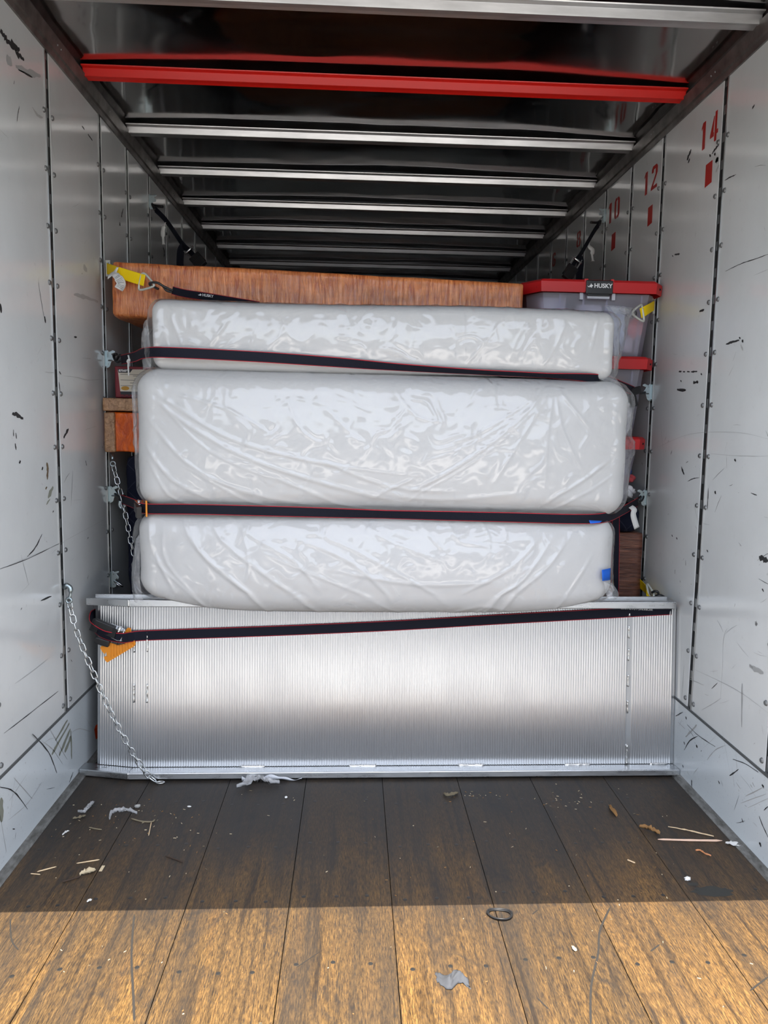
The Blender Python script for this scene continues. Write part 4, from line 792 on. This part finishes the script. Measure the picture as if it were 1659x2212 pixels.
# ------------------------------------------------------------------ black cam straps up to the far wall fittings
def cam_strap(label, p, tail, tagp, mirror, lab2):
    o = strap('cam_strap', label, p, .032, 'black cam straps behind the parcel', [(.3*mirror, -.6, .7)]*len(p), (M_web,))
    hook(o, [p[0]+V((0, .0, -.004)), p[0].lerp(p[1], -.25)+V((0, 0, .01)), p[0].lerp(p[1], -.4)+V((mirror*.02, 0, -.005)), p[0].lerp(p[1], -.2)+V((mirror*.055, -.01, 0))], .007)
    q = p[-2]; d = (p[-1]-p[-2]).normalized()
    mb = MB(); Mx = frame_m(q+d*.03+V((0, -.02, 0)), d, (0, -1, 0)); mb.box((-.05, -.006, -.024), (.06, .012, -.019), 0, Mx); mb.box((-.05, -.006, .019), (.06, .012, .024), 0, Mx); mb.tube([Mx @ V((-.04, 0, -.03)), Mx @ V((-.04, 0, .03))], .006, 8); mb.tube([Mx @ V((.05, 0, -.03)), Mx @ V((.05, 0, .03))], .006, 8); build_each(mb, 'buckle_frame', M_steel, o)
    mb = MB(); mb.box((.03, -.004, -.030), (.10, .022, .030), 0, Mx); mb.box((.08, .01, -.026), (.135, .03, .026), 0, Mx); build_each(mb, 'buckle_lever', M_black, o, .004)
    L = strap('tmp', None, tail, .036, None, [(1, 0, 0)]*len(tail), (M_web,)); wb = L.children[0]; wb.name = 'loose_tail'; wl = L.location.copy(); wb.parent = o; wb.location = wl+wb.location-o.location; bpy.data.objects.remove(L)
    paper_tag(o, tagp, [.004, .020, .022, .012, .024, .030], wdir=(1, 0, -.3)); return o
cam_strap('black cam strap sloping down from the high left wall fitting behind the brown parcel', [at(335, 452, y=1.30), at(360, 478, y=1.22), at(395, 528, y=1.08), at(412, 545, y=1.02), at(436, 572, y=.95)], [at(397, 530, y=1.09), at(391, 540, y=1.09), at(389, 560, y=1.09), at(389, 585, y=1.09)], [at(358, 480, y=1.2), at(354, 490, y=1.19), at(352, 500, y=1.19), at(352, 512, y=1.19), at(353, 528, y=1.19)], 1, '')
cam_strap('black cam strap sloping down from the high right wall fitting behind the red tote lid', [at(1294, 485, y=1.30), at(1283, 500, y=1.24), at(1255, 548, y=1.06), at(1242, 566, y=1.01), at(1224, 596, y=.95)], [at(1251, 556, y=1.10), at(1254, 565, y=1.10), at(1252, 590, y=1.10), at(1251, 612, y=1.10)], [at(1275, 515, y=1.2), at(1273, 532, y=1.19), at(1280, 540, y=1.19), at(1279, 550, y=1.19), at(1281, 564, y=1.18)], -1, '')

# ------------------------------------------------------------------ chains
def chain(label, pts, hookpts, pitch=.0290, wire=.0027, endring=None):
    o = empty('steel_chain', V(pts[0]), label, 'chain'); L = cr(pts, 40); mb = MB()
    acc = [0]
    for a, b in zip(L[:-1], L[1:]): acc.append(acc[-1]+(b-a).length)
    def pos(s_):
        for i in range(len(L)-1):
            if acc[i+1] >= s_: return L[i].lerp(L[i+1], (s_-acc[i])/max(1e-9, acc[i+1]-acc[i]))
        return L[-1]
    k = 0; s_ = 0; rd = random.Random(2)
    while s_+pitch < acc[-1]:
        a = pos(s_); b = pos(s_+pitch); c = (a+b)/2; t = (b-a).normalized(); view = (CAM-c).normalized(); n1 = t.cross(view).normalized(); n2 = t.cross(n1)
        ang = (0 if k % 2 == 0 else PI/2)+rd.uniform(-.35, .35)+.35; wv = n1*math.cos(ang)+n2*math.sin(ang); hl = pitch*.5+wire*1.2; hw = .0102; P = []
        for i in range(16):
            th = 2*PI*i/16; P.append(c+t*((hl-hw)*(1 if math.cos(th) >= 0 else -1)+hw*math.cos(th))+wv*hw*math.sin(th))
        mb.tube(P, wire, 6, True); s_ += pitch; k += 1
    mb.build('chain_links', M_chain, o)
    if hookpts: hook(o, hookpts, .006, M_zinc, 'clevis_hook')
    return o
c1 = chain('long zinc chain hanging from the left wall down across the ramp to its bottom edge', [at(149, 1298, y=-.03), at(165, 1362, y=-.045), at(200, 1450, y=-.055), at(245, 1550, y=-.05), at(290, 1632, y=-.035), at(325, 1680, y=-.02), at(346, 1691, y=-.025)], None)
hx = at(143, 1274, x=-W+.012)
mb = MB(); mb.tube(cr([hx+V((-.008, .0, .008)), hx+V((.004, -.004, .018)), hx+V((.018, -.006, .008)), hx+V((.018, -.006, -.018)), hx+V((.012, -.006, -.034))], 6), [.010]*8+[.009]*8+[.006]*9, 9); mb.tube([hx+V((.012+.010*math.cos(a), -.008, -.040+.010*math.sin(a))) for a in np.linspace(0, 2*PI, 15)[:-1]], .0042, 7, True); build_each(mb, 'clevis_hook', M_zinc, c1)
mb = MB(); q = at(346, 1690, z=.005); mb.tube([q+V((.016*math.cos(a), .008*math.sin(a)*1.1, .0)) for a in np.linspace(0, 2*PI, 15)[:-1]], .0028, 6, True); mb.build('end_link', M_chain, c1)
c2 = chain('short zinc chain hanging behind the left fitting and under the orange parcel', [at(245, 1006, y=.47), at(255, 1045, y=.46), at(264, 1075, y=.44), at(266, 1092, y=.43), at(272, 1115, y=.42), at(282, 1165, y=.41), at(290, 1200, y=.40)], None, .0275)
mb = MB(); q = at(243, 992, y=.47); mb.tube([at(240, 978, y=.50), at(244, 984, y=.49), q], [.007, .006, .006], 8); mb.tube([at(244, 1002, y=.47)+V((.011*math.cos(a), 0, .011*math.sin(a))) for a in np.linspace(0, 2*PI, 15)[:-1]], .0032, 7, True); mb.tube(cr([at(259, 1082, y=.44), at(258, 1092, y=.44), at(264, 1098, y=.44), at(269, 1090, y=.43), at(266, 1083, y=.43)], 5), .006, 8); build_each(mb, 'clevis_hook', M_zinc, c2)

# ------------------------------------------------------------------ parcels, cartons, blankets
def rbox(name, lo, hi, m_, label, cat, r=.015, rot=(0, 0, 0), group=None, wob=.004, n_=(40, 14, 16), seed=1, part=None):
    lo = np.array(lo); hi = np.array(hi); P = []; F = []; base = 0
    for axis in range(3):
        a, b = [i for i in range(3) if i != axis]
        for end in (0, 1):
            ga, gb = np.meshgrid(np.linspace(lo[a], hi[a], n_[a]), np.linspace(lo[b], hi[b], n_[b]), indexing='ij'); q = np.zeros(ga.shape+(3,)); q[..., a] = ga; q[..., b] = gb; q[..., axis] = (lo, hi)[end][axis]
            idx = np.arange(ga.size).reshape(ga.shape)+base; base += ga.size; f = np.stack([idx[:-1, :-1], idx[1:, :-1], idx[1:, 1:], idx[:-1, 1:]], -1).reshape(-1, 4)
            if (axis in (0, 2)) != (end == 1): f = f[:, ::-1]
            P.append(q.reshape(-1, 3)); F.append(f)
    P = np.concatenate(P); F = np.concatenate(F); r = min(r, .45*(hi-lo).min()); inner = np.clip(P, lo+r, hi-r); dv = P-inner; nn = np.linalg.norm(dv, axis=1, keepdims=True); nn[nn < 1e-9] = 1
    u = dv/nn; Q = inner+u*r; Q = Q+u*wob*(fbm(Q[:, 0]*9+Q[:, 1]*7+seed+4, Q[:, 2]*11+Q[:, 1]*5+9, seed, 3)-.45)[:, None]*2
    me_c = (lo+hi)/2; R_ = np.array(Euler(rot).to_matrix()); Q = (Q-me_c)@R_.T+me_c
    loc = V((me_c[0], me_c[1], lo[2])); o = npmesh(name, Q-np.array(loc), F, m_); o.location = loc
    if part is not None: o.parent = part; o.location = loc-parent_loc(part)
    else: tag(o, label, cat, group)
    return o
# long parcel on top
a = math.atan2(.052, 1.80)
rbox('wrapped_parcel', (-1.175, .405, 1.865), (.606, .86, 2.103), M_wrap, 'long brown parcel in shiny stretch film lying across the top of the mattresses', 'parcel', .022, (0, a, -.012), None, .005, (120, 12, 26), 3)
rbox('wrapped_parcel', (-1.238, .455, 1.490), (-.975, .93, 1.548), M_wrap2, 'flat tan parcel in stretch film below the red and white carton', 'parcel', .006, wob=.002, seed=5, n_=(40, 20, 14))
rbox('wrapped_parcel', (-1.230, .468, 1.308), (-.975, .93, 1.486), M_wrapo, 'orange parcel in shiny film, under the flat tan parcel', 'parcel', .010, wob=.006, seed=7, n_=(40, 20, 30))
op = [o for o in C.objects if o.name.startswith('wrapped_parcel') and 'orange' in o['label']][0]
rbox('end_board', (-1.234, .452, 1.309), (-1.186, .475, 1.485), M_wrap2, None, None, .008, wob=.002, seed=9, n_=(10, 8, 30), part=op)
rbox('wrapped_parcel', (.86, .485, .0), (1.222, .95, .967), M_wrapr, 'upright dark brown parcel in horizontal film wraps, behind the right end of the ramp', 'parcel', .008, wob=.003, seed=11, n_=(16, 16, 60))
# red and white carton
ct = empty('printed_carton', (-1.065, .62, 1.55), 'small red carton with a white printed label, standing on the flat tan parcel', 'carton')
mb = MB(); mb.box((-1.195, .500, 1.550), (-.935, .85, 1.688)); mb.build('carton_body', mat('carton_red', lin((120, 26, 38)), rough=.5), ct, bevel=.004)
M_lab = mat('carton_label_cream', lin((214, 206, 190)), rough=.6); yf = .4985
mb = MB(); mb.prism([(-1.181, yf, 1.674), (-.94, yf, 1.678), (-.94, yf, 1.578), (-1.172, yf, 1.578)], (0, .001, 0)); tag(mb.build('printed_label', M_lab, ct), 'cream printed label')
mb = MB(); mb.prism([(-1.181, yf-.0008, 1.676), (-1.115, yf-.0008, 1.677), (-1.128, yf-.0008, 1.660), (-1.178, yf-.0008, 1.660)], (0, .0005, 0)); mb.prism([(-1.172, yf-.0008, 1.578), (-.94, yf-.0008, 1.578), (-.94, yf-.0008, 1.566), (-1.170, yf-.0008, 1.564)], (0, .0005, 0))
rd = random.Random(9)
for i in range(12):
    z = 1.652-.0062*i; x0 = -1.17 if i % 4 == 0 else rd.uniform(-1.13, -1.09); x1 = rd.uniform(-1.02, -.96); mb.box((x0, yf-.0006, z), (x1, yf, z+.0016))
mb.build('printed_lines', M_ink, ct)
text_mesh('875609', .013, M_white_print, 'printed_number', ct, frame_m((-1.176, yf-.0012, 1.6685), (1, 0, 0), (0, 0, 1)), offset=.0004)
mb = MB(); c = V((-1.150, yf-.001, 1.592)); mb.add([c+V((.018*math.cos(t), 0, .009*math.sin(t))) for t in np.linspace(0, 2*PI, 17)[:-1]], [tuple(range(16))]); tag(mb.build('gold_seal', mat('gold_print', lin((190, 140, 40)), rough=.5), ct), 'gold oval seal')
mb = MB(); mb.tube([V((-1.012+.014*math.cos(t), yf-.0006, 1.655+.014*math.sin(t))) for t in np.linspace(0, 2*PI, 17)[:-1]], .0012, 5, True); mb.box((-1.018, yf-.001, 1.651), (-1.006, yf, 1.659)); mb.build('printed_symbol', M_ink, ct)
mb = MB()
for i in range(12):
    for j in range(2): mb.box((-1.168+.02*i+.01*j, yf-.0004, 1.553+.006*j), (-1.160+.02*i+.01*j, yf, 1.5565+.006*j))
mb.build('printed_pattern', M_ink, ct)
# blanket-covered furniture
rbox('blanket_covered_chest', (-1.16, .50, 0), (.545, 1.25, 1.300), M_quilt, 'large chest wrapped in a dark navy quilted blanket, at the left behind the mattresses', 'covered furniture', .03, wob=.012, seed=21, n_=(60, 24, 60))
rbox('blanket_covered_box', (-.940, .50, 1.303), (.545, 1.2, 1.838), M_quilt, 'dark blanket-covered box under the long brown parcel', 'covered furniture', .03, wob=.010, seed=23, n_=(50, 20, 24))
rbox('folded_moving_blanket', (.83, .47, .970), (1.205, .98, 1.100), M_quilt, 'folded navy quilted blanket between the lowest tote and the dark brown parcel', 'blanket', .045, wob=.012, seed=25, n_=(40, 24, 20))
rbox('roof_reflection_block', (-.95, 1.6, 0), (.95, 3.3, 1.93), M_wrap, 'added brown block deep in the truck, unseen but mirrored in the roof', 'covered furniture', .04, wob=.012, seed=27, n_=(30, 24, 24))  # unseen brown block added to tint the roof's reflections
# orange thing peeping out at the left of the ramp
mb = MB(); P = [at(191, 1590, y=.22), at(193, 1576, y=.23), at(198, 1580, y=.24), at(197, 1606, y=.24), at(192, 1606, y=.23), at(190, 1600, y=.22)]
mb.prism(P, (.02, .10, 0)); o = mb.build('film_roll', mat('orange_film', lin((190, 62, 24)), rough=.3), None, bevel=.004, origin=P[5]); tag(o, 'sliver of shiny orange plastic wedged between the ramp and the left wall', 'plastic')

# ------------------------------------------------------------------ clear totes with red lids
def tote(label, xr, y0, z0, h, first):
    xl = xr-.625; yb = y0+.80; zl = z0+h; t = empty('storage_tote', ((xl+xr)/2, (y0+yb)/2, z0), label, 'storage tote', 'clear totes with red lids')
    def ring(i, z, ch=.07): return [(xl+i+ch*1.0, y0+i, z), (xr-i-ch*.62, y0+i, z), (xr-i, y0+i+ch*.8, z), (xr-i, yb-i, z), (xl+i, yb-i, z), (xl+i, y0+i+ch*1.7, z)]
    mb = MB(); k = 6; zr = [(.028, zl-.055), (.031, zl-.075), (.042, z0+.16), (.058, z0+.004), (.072, z0)]; vs = []
    for i, z in zr: vs += ring(i, z, .055)
    fs = [(j*k+q, j*k+(q+1) % k, (j+1)*k+(q+1) % k, (j+1)*k+q) for j in range(len(zr)-1) for q in range(k)]; fs.append(tuple((len(zr)-1)*k+q for q in range(k)))
    mb.add(vs, [f[::-1] for f in fs])
    b = mb.build('tote_body', M_tote, t)
    mb = MB()
    for fx in (.20, .41, .62, .93):
        xx = xl+.06+(xr-xl-.12)*fx; mb.prism([(xx-.004, y0+.026, zl-.06), (xx+.004, y0+.026, zl-.06), (xx+.004, y0+.075, z0+.01), (xx-.004, y0+.075, z0+.01)], (0, .004, 0))
    build_each(mb, 'body_rib', M_tote, t)
    mb = MB(); rs = [ring(0, zl-.056), ring(-.002, zl-.012), ring(.006, zl-.003), ring(.03, zl), ring(.05, zl-.010)]; vs = [p for r_ in rs for p in r_]
    fs = [(j*k+q, j*k+(q+1) % k, (j+1)*k+(q+1) % k, (j+1)*k+q) for j in range(4) for q in range(k)]; fs.append(tuple(4*k+q for q in range(k))); mb.add(vs, [f[::-1] for f in fs])
    xm = (xl+xr)/2+.012; 
    for e in (-1, 1): mb.box((xm+e*.058-.008, y0-.006, zl-.054), (xm+e*.058+.008, y0+.02, zl+.002))
    l = mb.build('lid', M_lid, t); s_ = l.modifiers.new('thick', 'SOLIDIFY'); s_.thickness = .003; bv = l.modifiers.new('bevel', 'BEVEL'); bv.width = .003; bv.segments = 2; bv.limit_method = 'ANGLE'
    mb = MB(); mb.tube([(xl+.055, y0+.033, zl-.032), (xl+.060, y0+.024, zl-.032)], .008, 10); mb.tube([(xr-.012, y0+.036, zl-.030), (xr-.018, y0+.026, zl-.030)], .005, 8); build_each(mb, 'lid_hole', M_slot, t)
    lt = MB(); lt.box((xm-.060, y0-.013, zl-.064), (xm+.060, y0+.004, zl-.004)); lt.box((xm-.050, y0-.008, zl-.072), (xm+.050, y0+.004, zl-.060)); lo_ = lt.build('latch', M_black, t, bevel=.004)
    mb = MB(); mb.box((xm-.05, y0-.002, zl-.082), (xm+.05, y0+.012, zl-.070)); 
    for e in (-1, 1): mb.box((xm+e*.072-.008, y0+.012, zl-.085), (xm+e*.072+.008, y0+.03, zl-.055))
    build_each(mb, 'latch_catch', mat('frosted_rim', (.62, .62, .68), rough=.4), t, .002)
    husky(t, (xm-.055, y0-.0138, zl-.029), (1, 0, 0), (0, 0, 1), .0190)
    return t, xl, y0, z0
T1 = tote('top clear tote with a red lid, standing at the right end of the brown parcel', 1.238, .415, 1.772, .327, True)
T2 = tote('middle clear tote with a red lid, beside the right end of the thickest mattress', 1.214, .420, 1.414, .356, False)
T3 = tote('lowest clear tote with a red lid, standing on the folded navy blanket', 1.200, .425, 1.102, .310, False)
def lump(name, c, r, m_, label, cat, seed, amp=.25):
    n1, n2 = 24, 16; rows = []
    for i in range(n1+1):
        row = []
        for j in range(n2+1):
            a = 2*PI*(i % n1)/n1; b = PI*j/n2; d = V((math.cos(a)*math.sin(b), math.sin(a)*math.sin(b), math.cos(b)))
            q = 1+amp*(float(ridged(np.array([d.x*1.6+d.z+5]), np.array([d.y*1.6+d.z*.7+5]), seed, 3)[0])-.55); row.append(V(c)+V((d.x*r[0], d.y*r[1], d.z*r[2]))*q)
        rows.append(row)
    mb = MB(); mb.grid([r_ for r_ in rows]); o = mb.build(name, m_, None, origin=V(c)-V((0, 0, r[2]))); tag(o, label, cat); return o
# what shows through the totes
def bin_(name, c, hx, hy, h, m_, label, cat):
    mb = MB(); n_ = 20; prof = [(.86, 0), (.9, .02), (1, h*.8), (1.04, h*.84), (1.04, h), (.96, h), (.92, h*.9)]; vs = []
    for f, z in prof:
        for i in range(n_): 
            a = 2*PI*i/n_; ex = math.copysign(abs(math.cos(a))**.5, math.cos(a)); ey = math.copysign(abs(math.sin(a))**.5, math.sin(a)); vs.append((c[0]+hx*f*ex, c[1]+hy*f*ey, c[2]+z))
    fs = [(j*n_+q, j*n_+(q+1) % n_, (j+1)*n_+(q+1) % n_, (j+1)*n_+q) for j in range(len(prof)-1) for q in range(n_)]; fs += [tuple(range(n_-1, -1, -1)), tuple(6*n_+q for q in range(n_))]; mb.add(vs, fs, 0, True)
    o = mb.build(name, m_, None, origin=c); tag(o, label, cat); return o
M_wplas = mat('white_plastic', (.85, .85, .86), rough=.4)
bin_('plastic_bin', (.755, .515, 1.785), .058, .04, .242, M_wplas, 'white plastic bin inside the left half of the top tote', 'bin')
bin_('round_tub', (.925, .520, 1.785), .055, .045, .215, M_wplas, 'round white tub inside the top tote behind the emblem', 'tub')
bin_('round_tub', (1.045, .525, 1.785), .050, .05, .212, mat('blue_tub', (.25, .42, .62), rough=.4), 'pale blue tub inside the top tote, right of the white tub', 'tub')
lump('crumpled_bag', at(1370, 709, y=.50), (.035, .018, .042), mat('coral_bag', lin((236, 88, 76)), rough=.4), 'crumpled coral red bag showing through the right side of the top tote', 'bag', 3, .6)
lump('crumpled_bag', at(1353, 745, y=.505), (.036, .018, .040), mat('pale_bag', (.62, .58, .56), rough=.3), 'crumpled pale grey bag below the coral bag in the top tote', 'bag', 5, .6)
mb = MB(); c = at(1345, 817, y=.54); mb.box((c.x-.05, c.y, c.z-.008), (c.x+.022, c.y+.16, c.z+.006)); tag(mb.build('notepad', mat('buff_paper', lin((226, 190, 128)), rough=.7), None, bevel=.002, origin=c), 'small buff pad lying inside the middle tote', 'pad')
lump('folded_cloth', (1.14, .58, 1.555), (.016, .05, .115), mat('teal_cloth', (.16, .36, .40), rough=.8), 'teal cloth against the right side of the middle tote', 'cloth', 8, .3)
lump('crumpled_cloth', at(1350, 1018, y=.55), (.028, .04, .022), mat('royal_cloth', (.03, .08, .30), rough=.8), 'blue cloth showing in the lowest tote above the red one', 'cloth', 9, .5)
lump('crumpled_cloth', at(1356, 1033, y=.56), (.034, .04, .020), mat('crimson_cloth', (.55, .08, .09), rough=.8), 'red cloth in the lowest tote between the blue and white ones', 'cloth', 10, .5)
lump('crumpled_bag', at(1352, 1062, y=.56), (.040, .04, .032), M_wplas, 'crumpled white bag at the bottom of the lowest tote', 'bag', 11, .6)

# ------------------------------------------------------------------ litter on the boards
M_straw = mat('pale_wood_splinter', lin((226, 200, 162)), rough=.7); M_pink = mat('pink_wood_stick', lin((232, 196, 172)), rough=.6)
M_leaf = mat('dry_leaf', lin((150, 112, 68)), rough=.8); M_leaf2 = mat('grey_beige_leaf', lin((128, 118, 96)), rough=.8); M_twig = mat('dark_twig', lin((58, 44, 34)), rough=.8)
M_paper = mat('white_scrap', (.80, .80, .78), rough=.7); M_paper2 = mat('beige_paper', lin((206, 190, 158)), rough=.7); M_peel = mat('orange_peel', lin((208, 142, 96)), rough=.7)
def stick(name, pix, r, m_, label, cat='stick', flat_=False, h=None):
    P = [at(a, b, z=(h or r)) for a, b in pix]; L = cr(P, 4) if len(P) > 2 else [P[0].lerp(P[1], t) for t in (0, .1, .5, .9, 1)]; k = len(L)
    mb = MB(); mb.tube(L, [r*(.35 if i in (0, k-1) else random.uniform(.85, 1.1)) for i in range(k)], 6); o = mb.build(name, m_, None, origin=V((L[0].x, L[0].y, 0))); return tag(o, label, cat)
def sheet(name, pix, wd, m_, label, cat, curl=.008, seed=1, lift=.002):
    """curled scrap: centreline on the floor with a varying width"""
    P = cr([at(a, b, z=0) for a, b in pix], 5); k = len(P); rows = []; rd = random.Random(seed)
    for i in range(k):
        t = (P[min(i+1, k-1)]-P[max(i-1, 0)]).normalized(); b = V((-t.y, t.x, 0)); f = math.sin(PI*(i+.3)/(k-.4)); ww = (wd if not isinstance(wd, (list, tuple)) else wd[min(i//5, len(wd)-1)])*(.25+.75*f)
        rows.append([P[i]+b*ww*q+V((0, 0, lift+curl*(q*2)**2*.6+curl*rd.uniform(0, .9)*f)) for q in (-.5, -.25, 0, .25, .5)])
    mb = MB(); mb.grid(rows); o = mb.build(name, m_, None, origin=V((P[0].x, P[0].y, 0))); s_ = o.modifiers.new('thick', 'SOLIDIFY'); s_.thickness = .0012; return tag(o, label, cat)
stick('wooden_stick', [(1421, 1813), (1490, 1815), (1560, 1816)], .0042, M_pink, 'long straight pale stick on the boards near the right wall')
sheet('wood_splinter', [(1443, 1787), (1478, 1794), (1500, 1799), (1542, 1808)], [.003, .007, .009, .005], M_straw, 'long jagged white splinter behind the straight pale stick', 'splinter', .003, 3)
sheet('paper_scrap', [(1567, 1823), (1583, 1826), (1606, 1829)], [.022, .026, .022], M_paper, 'white scrap lying against the right floor trim', 'scrap', .007, 4)
sheet('dry_leaf', [(1381, 1788), (1398, 1793), (1412, 1799), (1425, 1804)], [.010, .014, .022, .024], M_leaf, 'twisted brown leaf left of the straight pale stick', 'leaf', .014, 5)
sheet('dry_leaf', [(1316, 1742), (1322, 1752), (1332, 1765)], [.010, .020, .018], M_leaf, 'pointed brown leaf lying by itself, left of the twisted leaf', 'leaf', .010, 6)
sheet('peel_curl', [(1503, 1839), (1512, 1840), (1523, 1847), (1536, 1851)], [.012, .006, .006, .005], M_peel, 'small orange curl in front of the straight pale stick', 'scrap', .006, 7)
sheet('dry_leaf', [(958, 1716), (970, 1722), (989, 1715)], [.014, .018, .008], M_leaf2, 'curled grey-beige leaf near the middle of the ramp', 'leaf', .010, 8)
lump('white_crumb', at(1485, 1898, z=.005), (.010, .007, .006), M_paper, 'white crumb beside the dark damp stain', 'crumb', 13, .9)
stick('wood_splinter', [(1355, 1857), (1372, 1864)], .0026, M_straw, 'short tan splinter left of the white crumb and damp stain', 'splinter')
stick('wooden_stick', [(165, 1865), (190, 1861), (215, 1857)], .0022, M_straw, 'thin pale stick lying behind the beige torn paper')
stick('wooden_stick', [(80, 1883), (122, 1872)], .0022, M_straw, 'thin tan stick nearest the left wall')
stick('wood_splinter', [(66, 1887), (87, 1889)], .0018, M_straw, 'tiny straw splinter beside the thin tan stick at the left wall', 'splinter')
stick('wooden_stick', [(321, 1805), (327, 1776)], .002, M_straw, 'thin pale stick pointing towards the ramp')
stick('twig', [(357, 1849), (376, 1855), (396, 1863)], .0022, M_twig, 'straight dark twig on the open boards', 'twig')
stick('twig', [(192, 1787), (205, 1790), (220, 1792)], .0024, M_leaf2, 'short grey twig near the white film wisps', 'twig')
stick('twig', [(283, 1768), (305, 1774), (328, 1775), (334, 1770)], .0028, M_leaf2, 'crooked brown twig touching the upright pale stick', 'twig')
sheet('paper_scrap', [(172, 1893), (188, 1889), (206, 1882)], [.014, .028, .022], M_paper2, 'beige torn paper by the small white strip', 'scrap', .012, 10)
stick('twig', [(134, 1905), (155, 1899), (174, 1893)], .003, M_twig, 'dark twig running from the beige torn paper', 'twig')
mb = MB(); c = at(220.5, 1877, z=0); mb.box((c.x-.0055, c.y-.016, .001), (c.x+.0045, c.y+.016, .0022)); tag(mb.build('paper_scrap', M_paper2, None, origin=c), 'small white strip to the right of the beige torn paper', 'scrap')
sheet('plastic_wisp', [(168, 1756), (182, 1759), (190, 1752), (197, 1743), (203, 1737)], [.006, .010, .014, .018, .008], M_scrapfilm, 'small curled wisp of clear film close to the left wall', 'plastic scrap', .016, 12)
sheet('plastic_wisp', [(237, 1772), (243, 1761), (262, 1756), (280, 1757), (296, 1760)], [.010, .018, .020, .012, .004], M_scrapfilm, 'long curled wisp of clear film left of the foam crumb', 'plastic scrap', .016, 13)
sheet('dry_leaf', [(157, 1771), (172, 1769), (185, 1764)], [.008, .014, .010], M_leaf2, 'small grey leaf below the film wisp close to the left wall', 'leaf', .008, 14)
lump('foam_crumb', at(297, 1741, z=.006), (.011, .007, .007), mat('grey_foam', (.36, .36, .34), rough=.9), 'grey foam crumb near the left end of the ramp', 'crumb', 15, .5)
sheet('paper_scrap', [(135, 1805), (142, 1800), (149, 1796)], [.004, .009, .010], M_paper, 'tiny white scrap near the left wall and the short grey twig', 'scrap', .004, 16)
sheet('torn_film', [(511, 1704), (530, 1702), (548, 1690), (565, 1692), (585, 1696), (604, 1695)], [.012, .050, .040, .022, .022, .016], M_scrapfilm, 'crumpled torn clear film sticking out under the ramp', 'plastic scrap', .022, 17, .004)
mb = MB(); rows = []
for i in range(31):
    t = i/30; px = 522+130*t; top = 1676+4*math.sin(t*9)+2*math.sin(t*23)+3*t; bot = 1687-3*t+2*math.sin(t*17); rows.append([at(px, top, y=-.0045), at(px, (top+bot)/2, y=-.008), at(px, bot, y=-.0055)])
mb.grid(rows); o = mb.build('film_strip', mat('grey_film_strip', (.58, .60, .64), rough=.25), None, origin=(rows[0][2].x, rows[0][2].y, 0)); s_ = o.modifiers.new('thick', 'SOLIDIFY'); s_.thickness = .0006; tag(o, 'grey film strip with torn edges clinging to the front of the bottom flange', 'plastic scrap')
mb = MB(); c = at(1080, 1976, z=.003); rd = random.Random(6)
for k in range(2): mb.tube([c+V(((.033+.003*k)*math.cos(a)+.003*math.sin(2*a), (.024+.002*k)*math.sin(a)-.004*math.cos(a), .003*k+.001*math.sin(3*a))) for a in np.linspace(0, 2*PI, 33)[:-1]], .0028, 7, True)
tag(mb.build('hair_tie', M_blacksteel, None, origin=(c.x, c.y, 0)), 'black elastic hair tie lying on the sunlit boards', 'hair tie')
mb = MB(); c = at(978, 2118, z=.0); rd = random.Random(12); n_ = 26; rows = []
for i in range(n_):
    row = []
    for j in range(12):
        u = i/(n_-1)-.5; v = j/11-.5; q = float(ridged(np.array([u*3+4]), np.array([v*3+2]), 88, 3)[0]); e = 1-.5*abs(u)*(1+math.sin(i*1.7)*.5)
        row.append(c+V((u*.085+.01*(q-.5), v*.055*e+.012*math.sin(u*9)+.008*(q-.5), max(.001, .028*q*max(0, 1-(2*u)**2)*max(.15, 1-(2*v)**2)))))
    rows.append(row)
mb.grid(rows); o = mb.build('plastic_tuft', mat('grey_torn_plastic', (.075, .08, .09), rough=.7, spec=.2), None, origin=c); s_ = o.modifiers.new('thick', 'SOLIDIFY'); s_.thickness = .0005; tag(o, 'crumpled tuft of grey plastic on the sunlit boards', 'plastic scrap')
sheet('wood_chip', [(1236, 2045), (1240, 2051), (1244, 2056)], [.008, .012, .008], M_paper2, 'pale wood chip on the sunlit boards right of the hair tie', 'chip', .003, 19)
lump('white_crumb', at(618, 1722, z=.004), (.006, .005, .004), M_paper, 'white crumb in front of the torn film under the ramp', 'crumb', 21, .4)
lump('white_crumb', at(409, 1742, z=.003), (.008, .003, .003), M_paper, 'flat white crumb in front of the end of the long chain', 'crumb', 22, .4)
sheet('paper_scrap', [(188, 1950), (193, 1948), (197, 1944)], [.006, .012, .008], M_paper, 'tiny white scrap just inside the shadow edge at the left', 'scrap', .004, 23)
mb = MB(); rd = random.Random(31)
cl = [(1020, 1720, .05), (1065, 1718, .05), (300, 1760, .12), (320, 1775, .08), (1225, 1735, .06), (250, 1800, .2), (150, 1780, .12)]
for i in range(210):
    if i < 90: a, b, s_ = rd.choice(cl); c = at(a, b, z=0)+V((rd.gauss(0, s_), rd.gauss(0, s_*.5), 0))
    else: c = V((rd.uniform(-1.18, 1.18), rd.uniform(-1.35, -.05), 0))
    if abs(c.x) > 1.2 or c.y > -.03: continue
    th = rd.uniform(0, PI); l = rd.uniform(.0012, .0055); ww = rd.uniform(.0007, .0016); d = V((math.cos(th), math.sin(th), 0)); q = V((-d.y, d.x, 0)); h = rd.uniform(.0008, .002)
    mb.prism([c-d*l-q*ww*.4, c+d*l*.8-q*ww, c+d*l+q*ww*.5, c-d*l*.7+q*ww], (0, 0, h), rd.choice([0, 0, 1, 2]))
o = mb.build('wood_crumbs', [M_paper2, M_leaf2, M_leaf], None); tag(o, 'scattered tiny wood crumbs and dust chips all over the boards', 'crumbs', None, 'stuff')
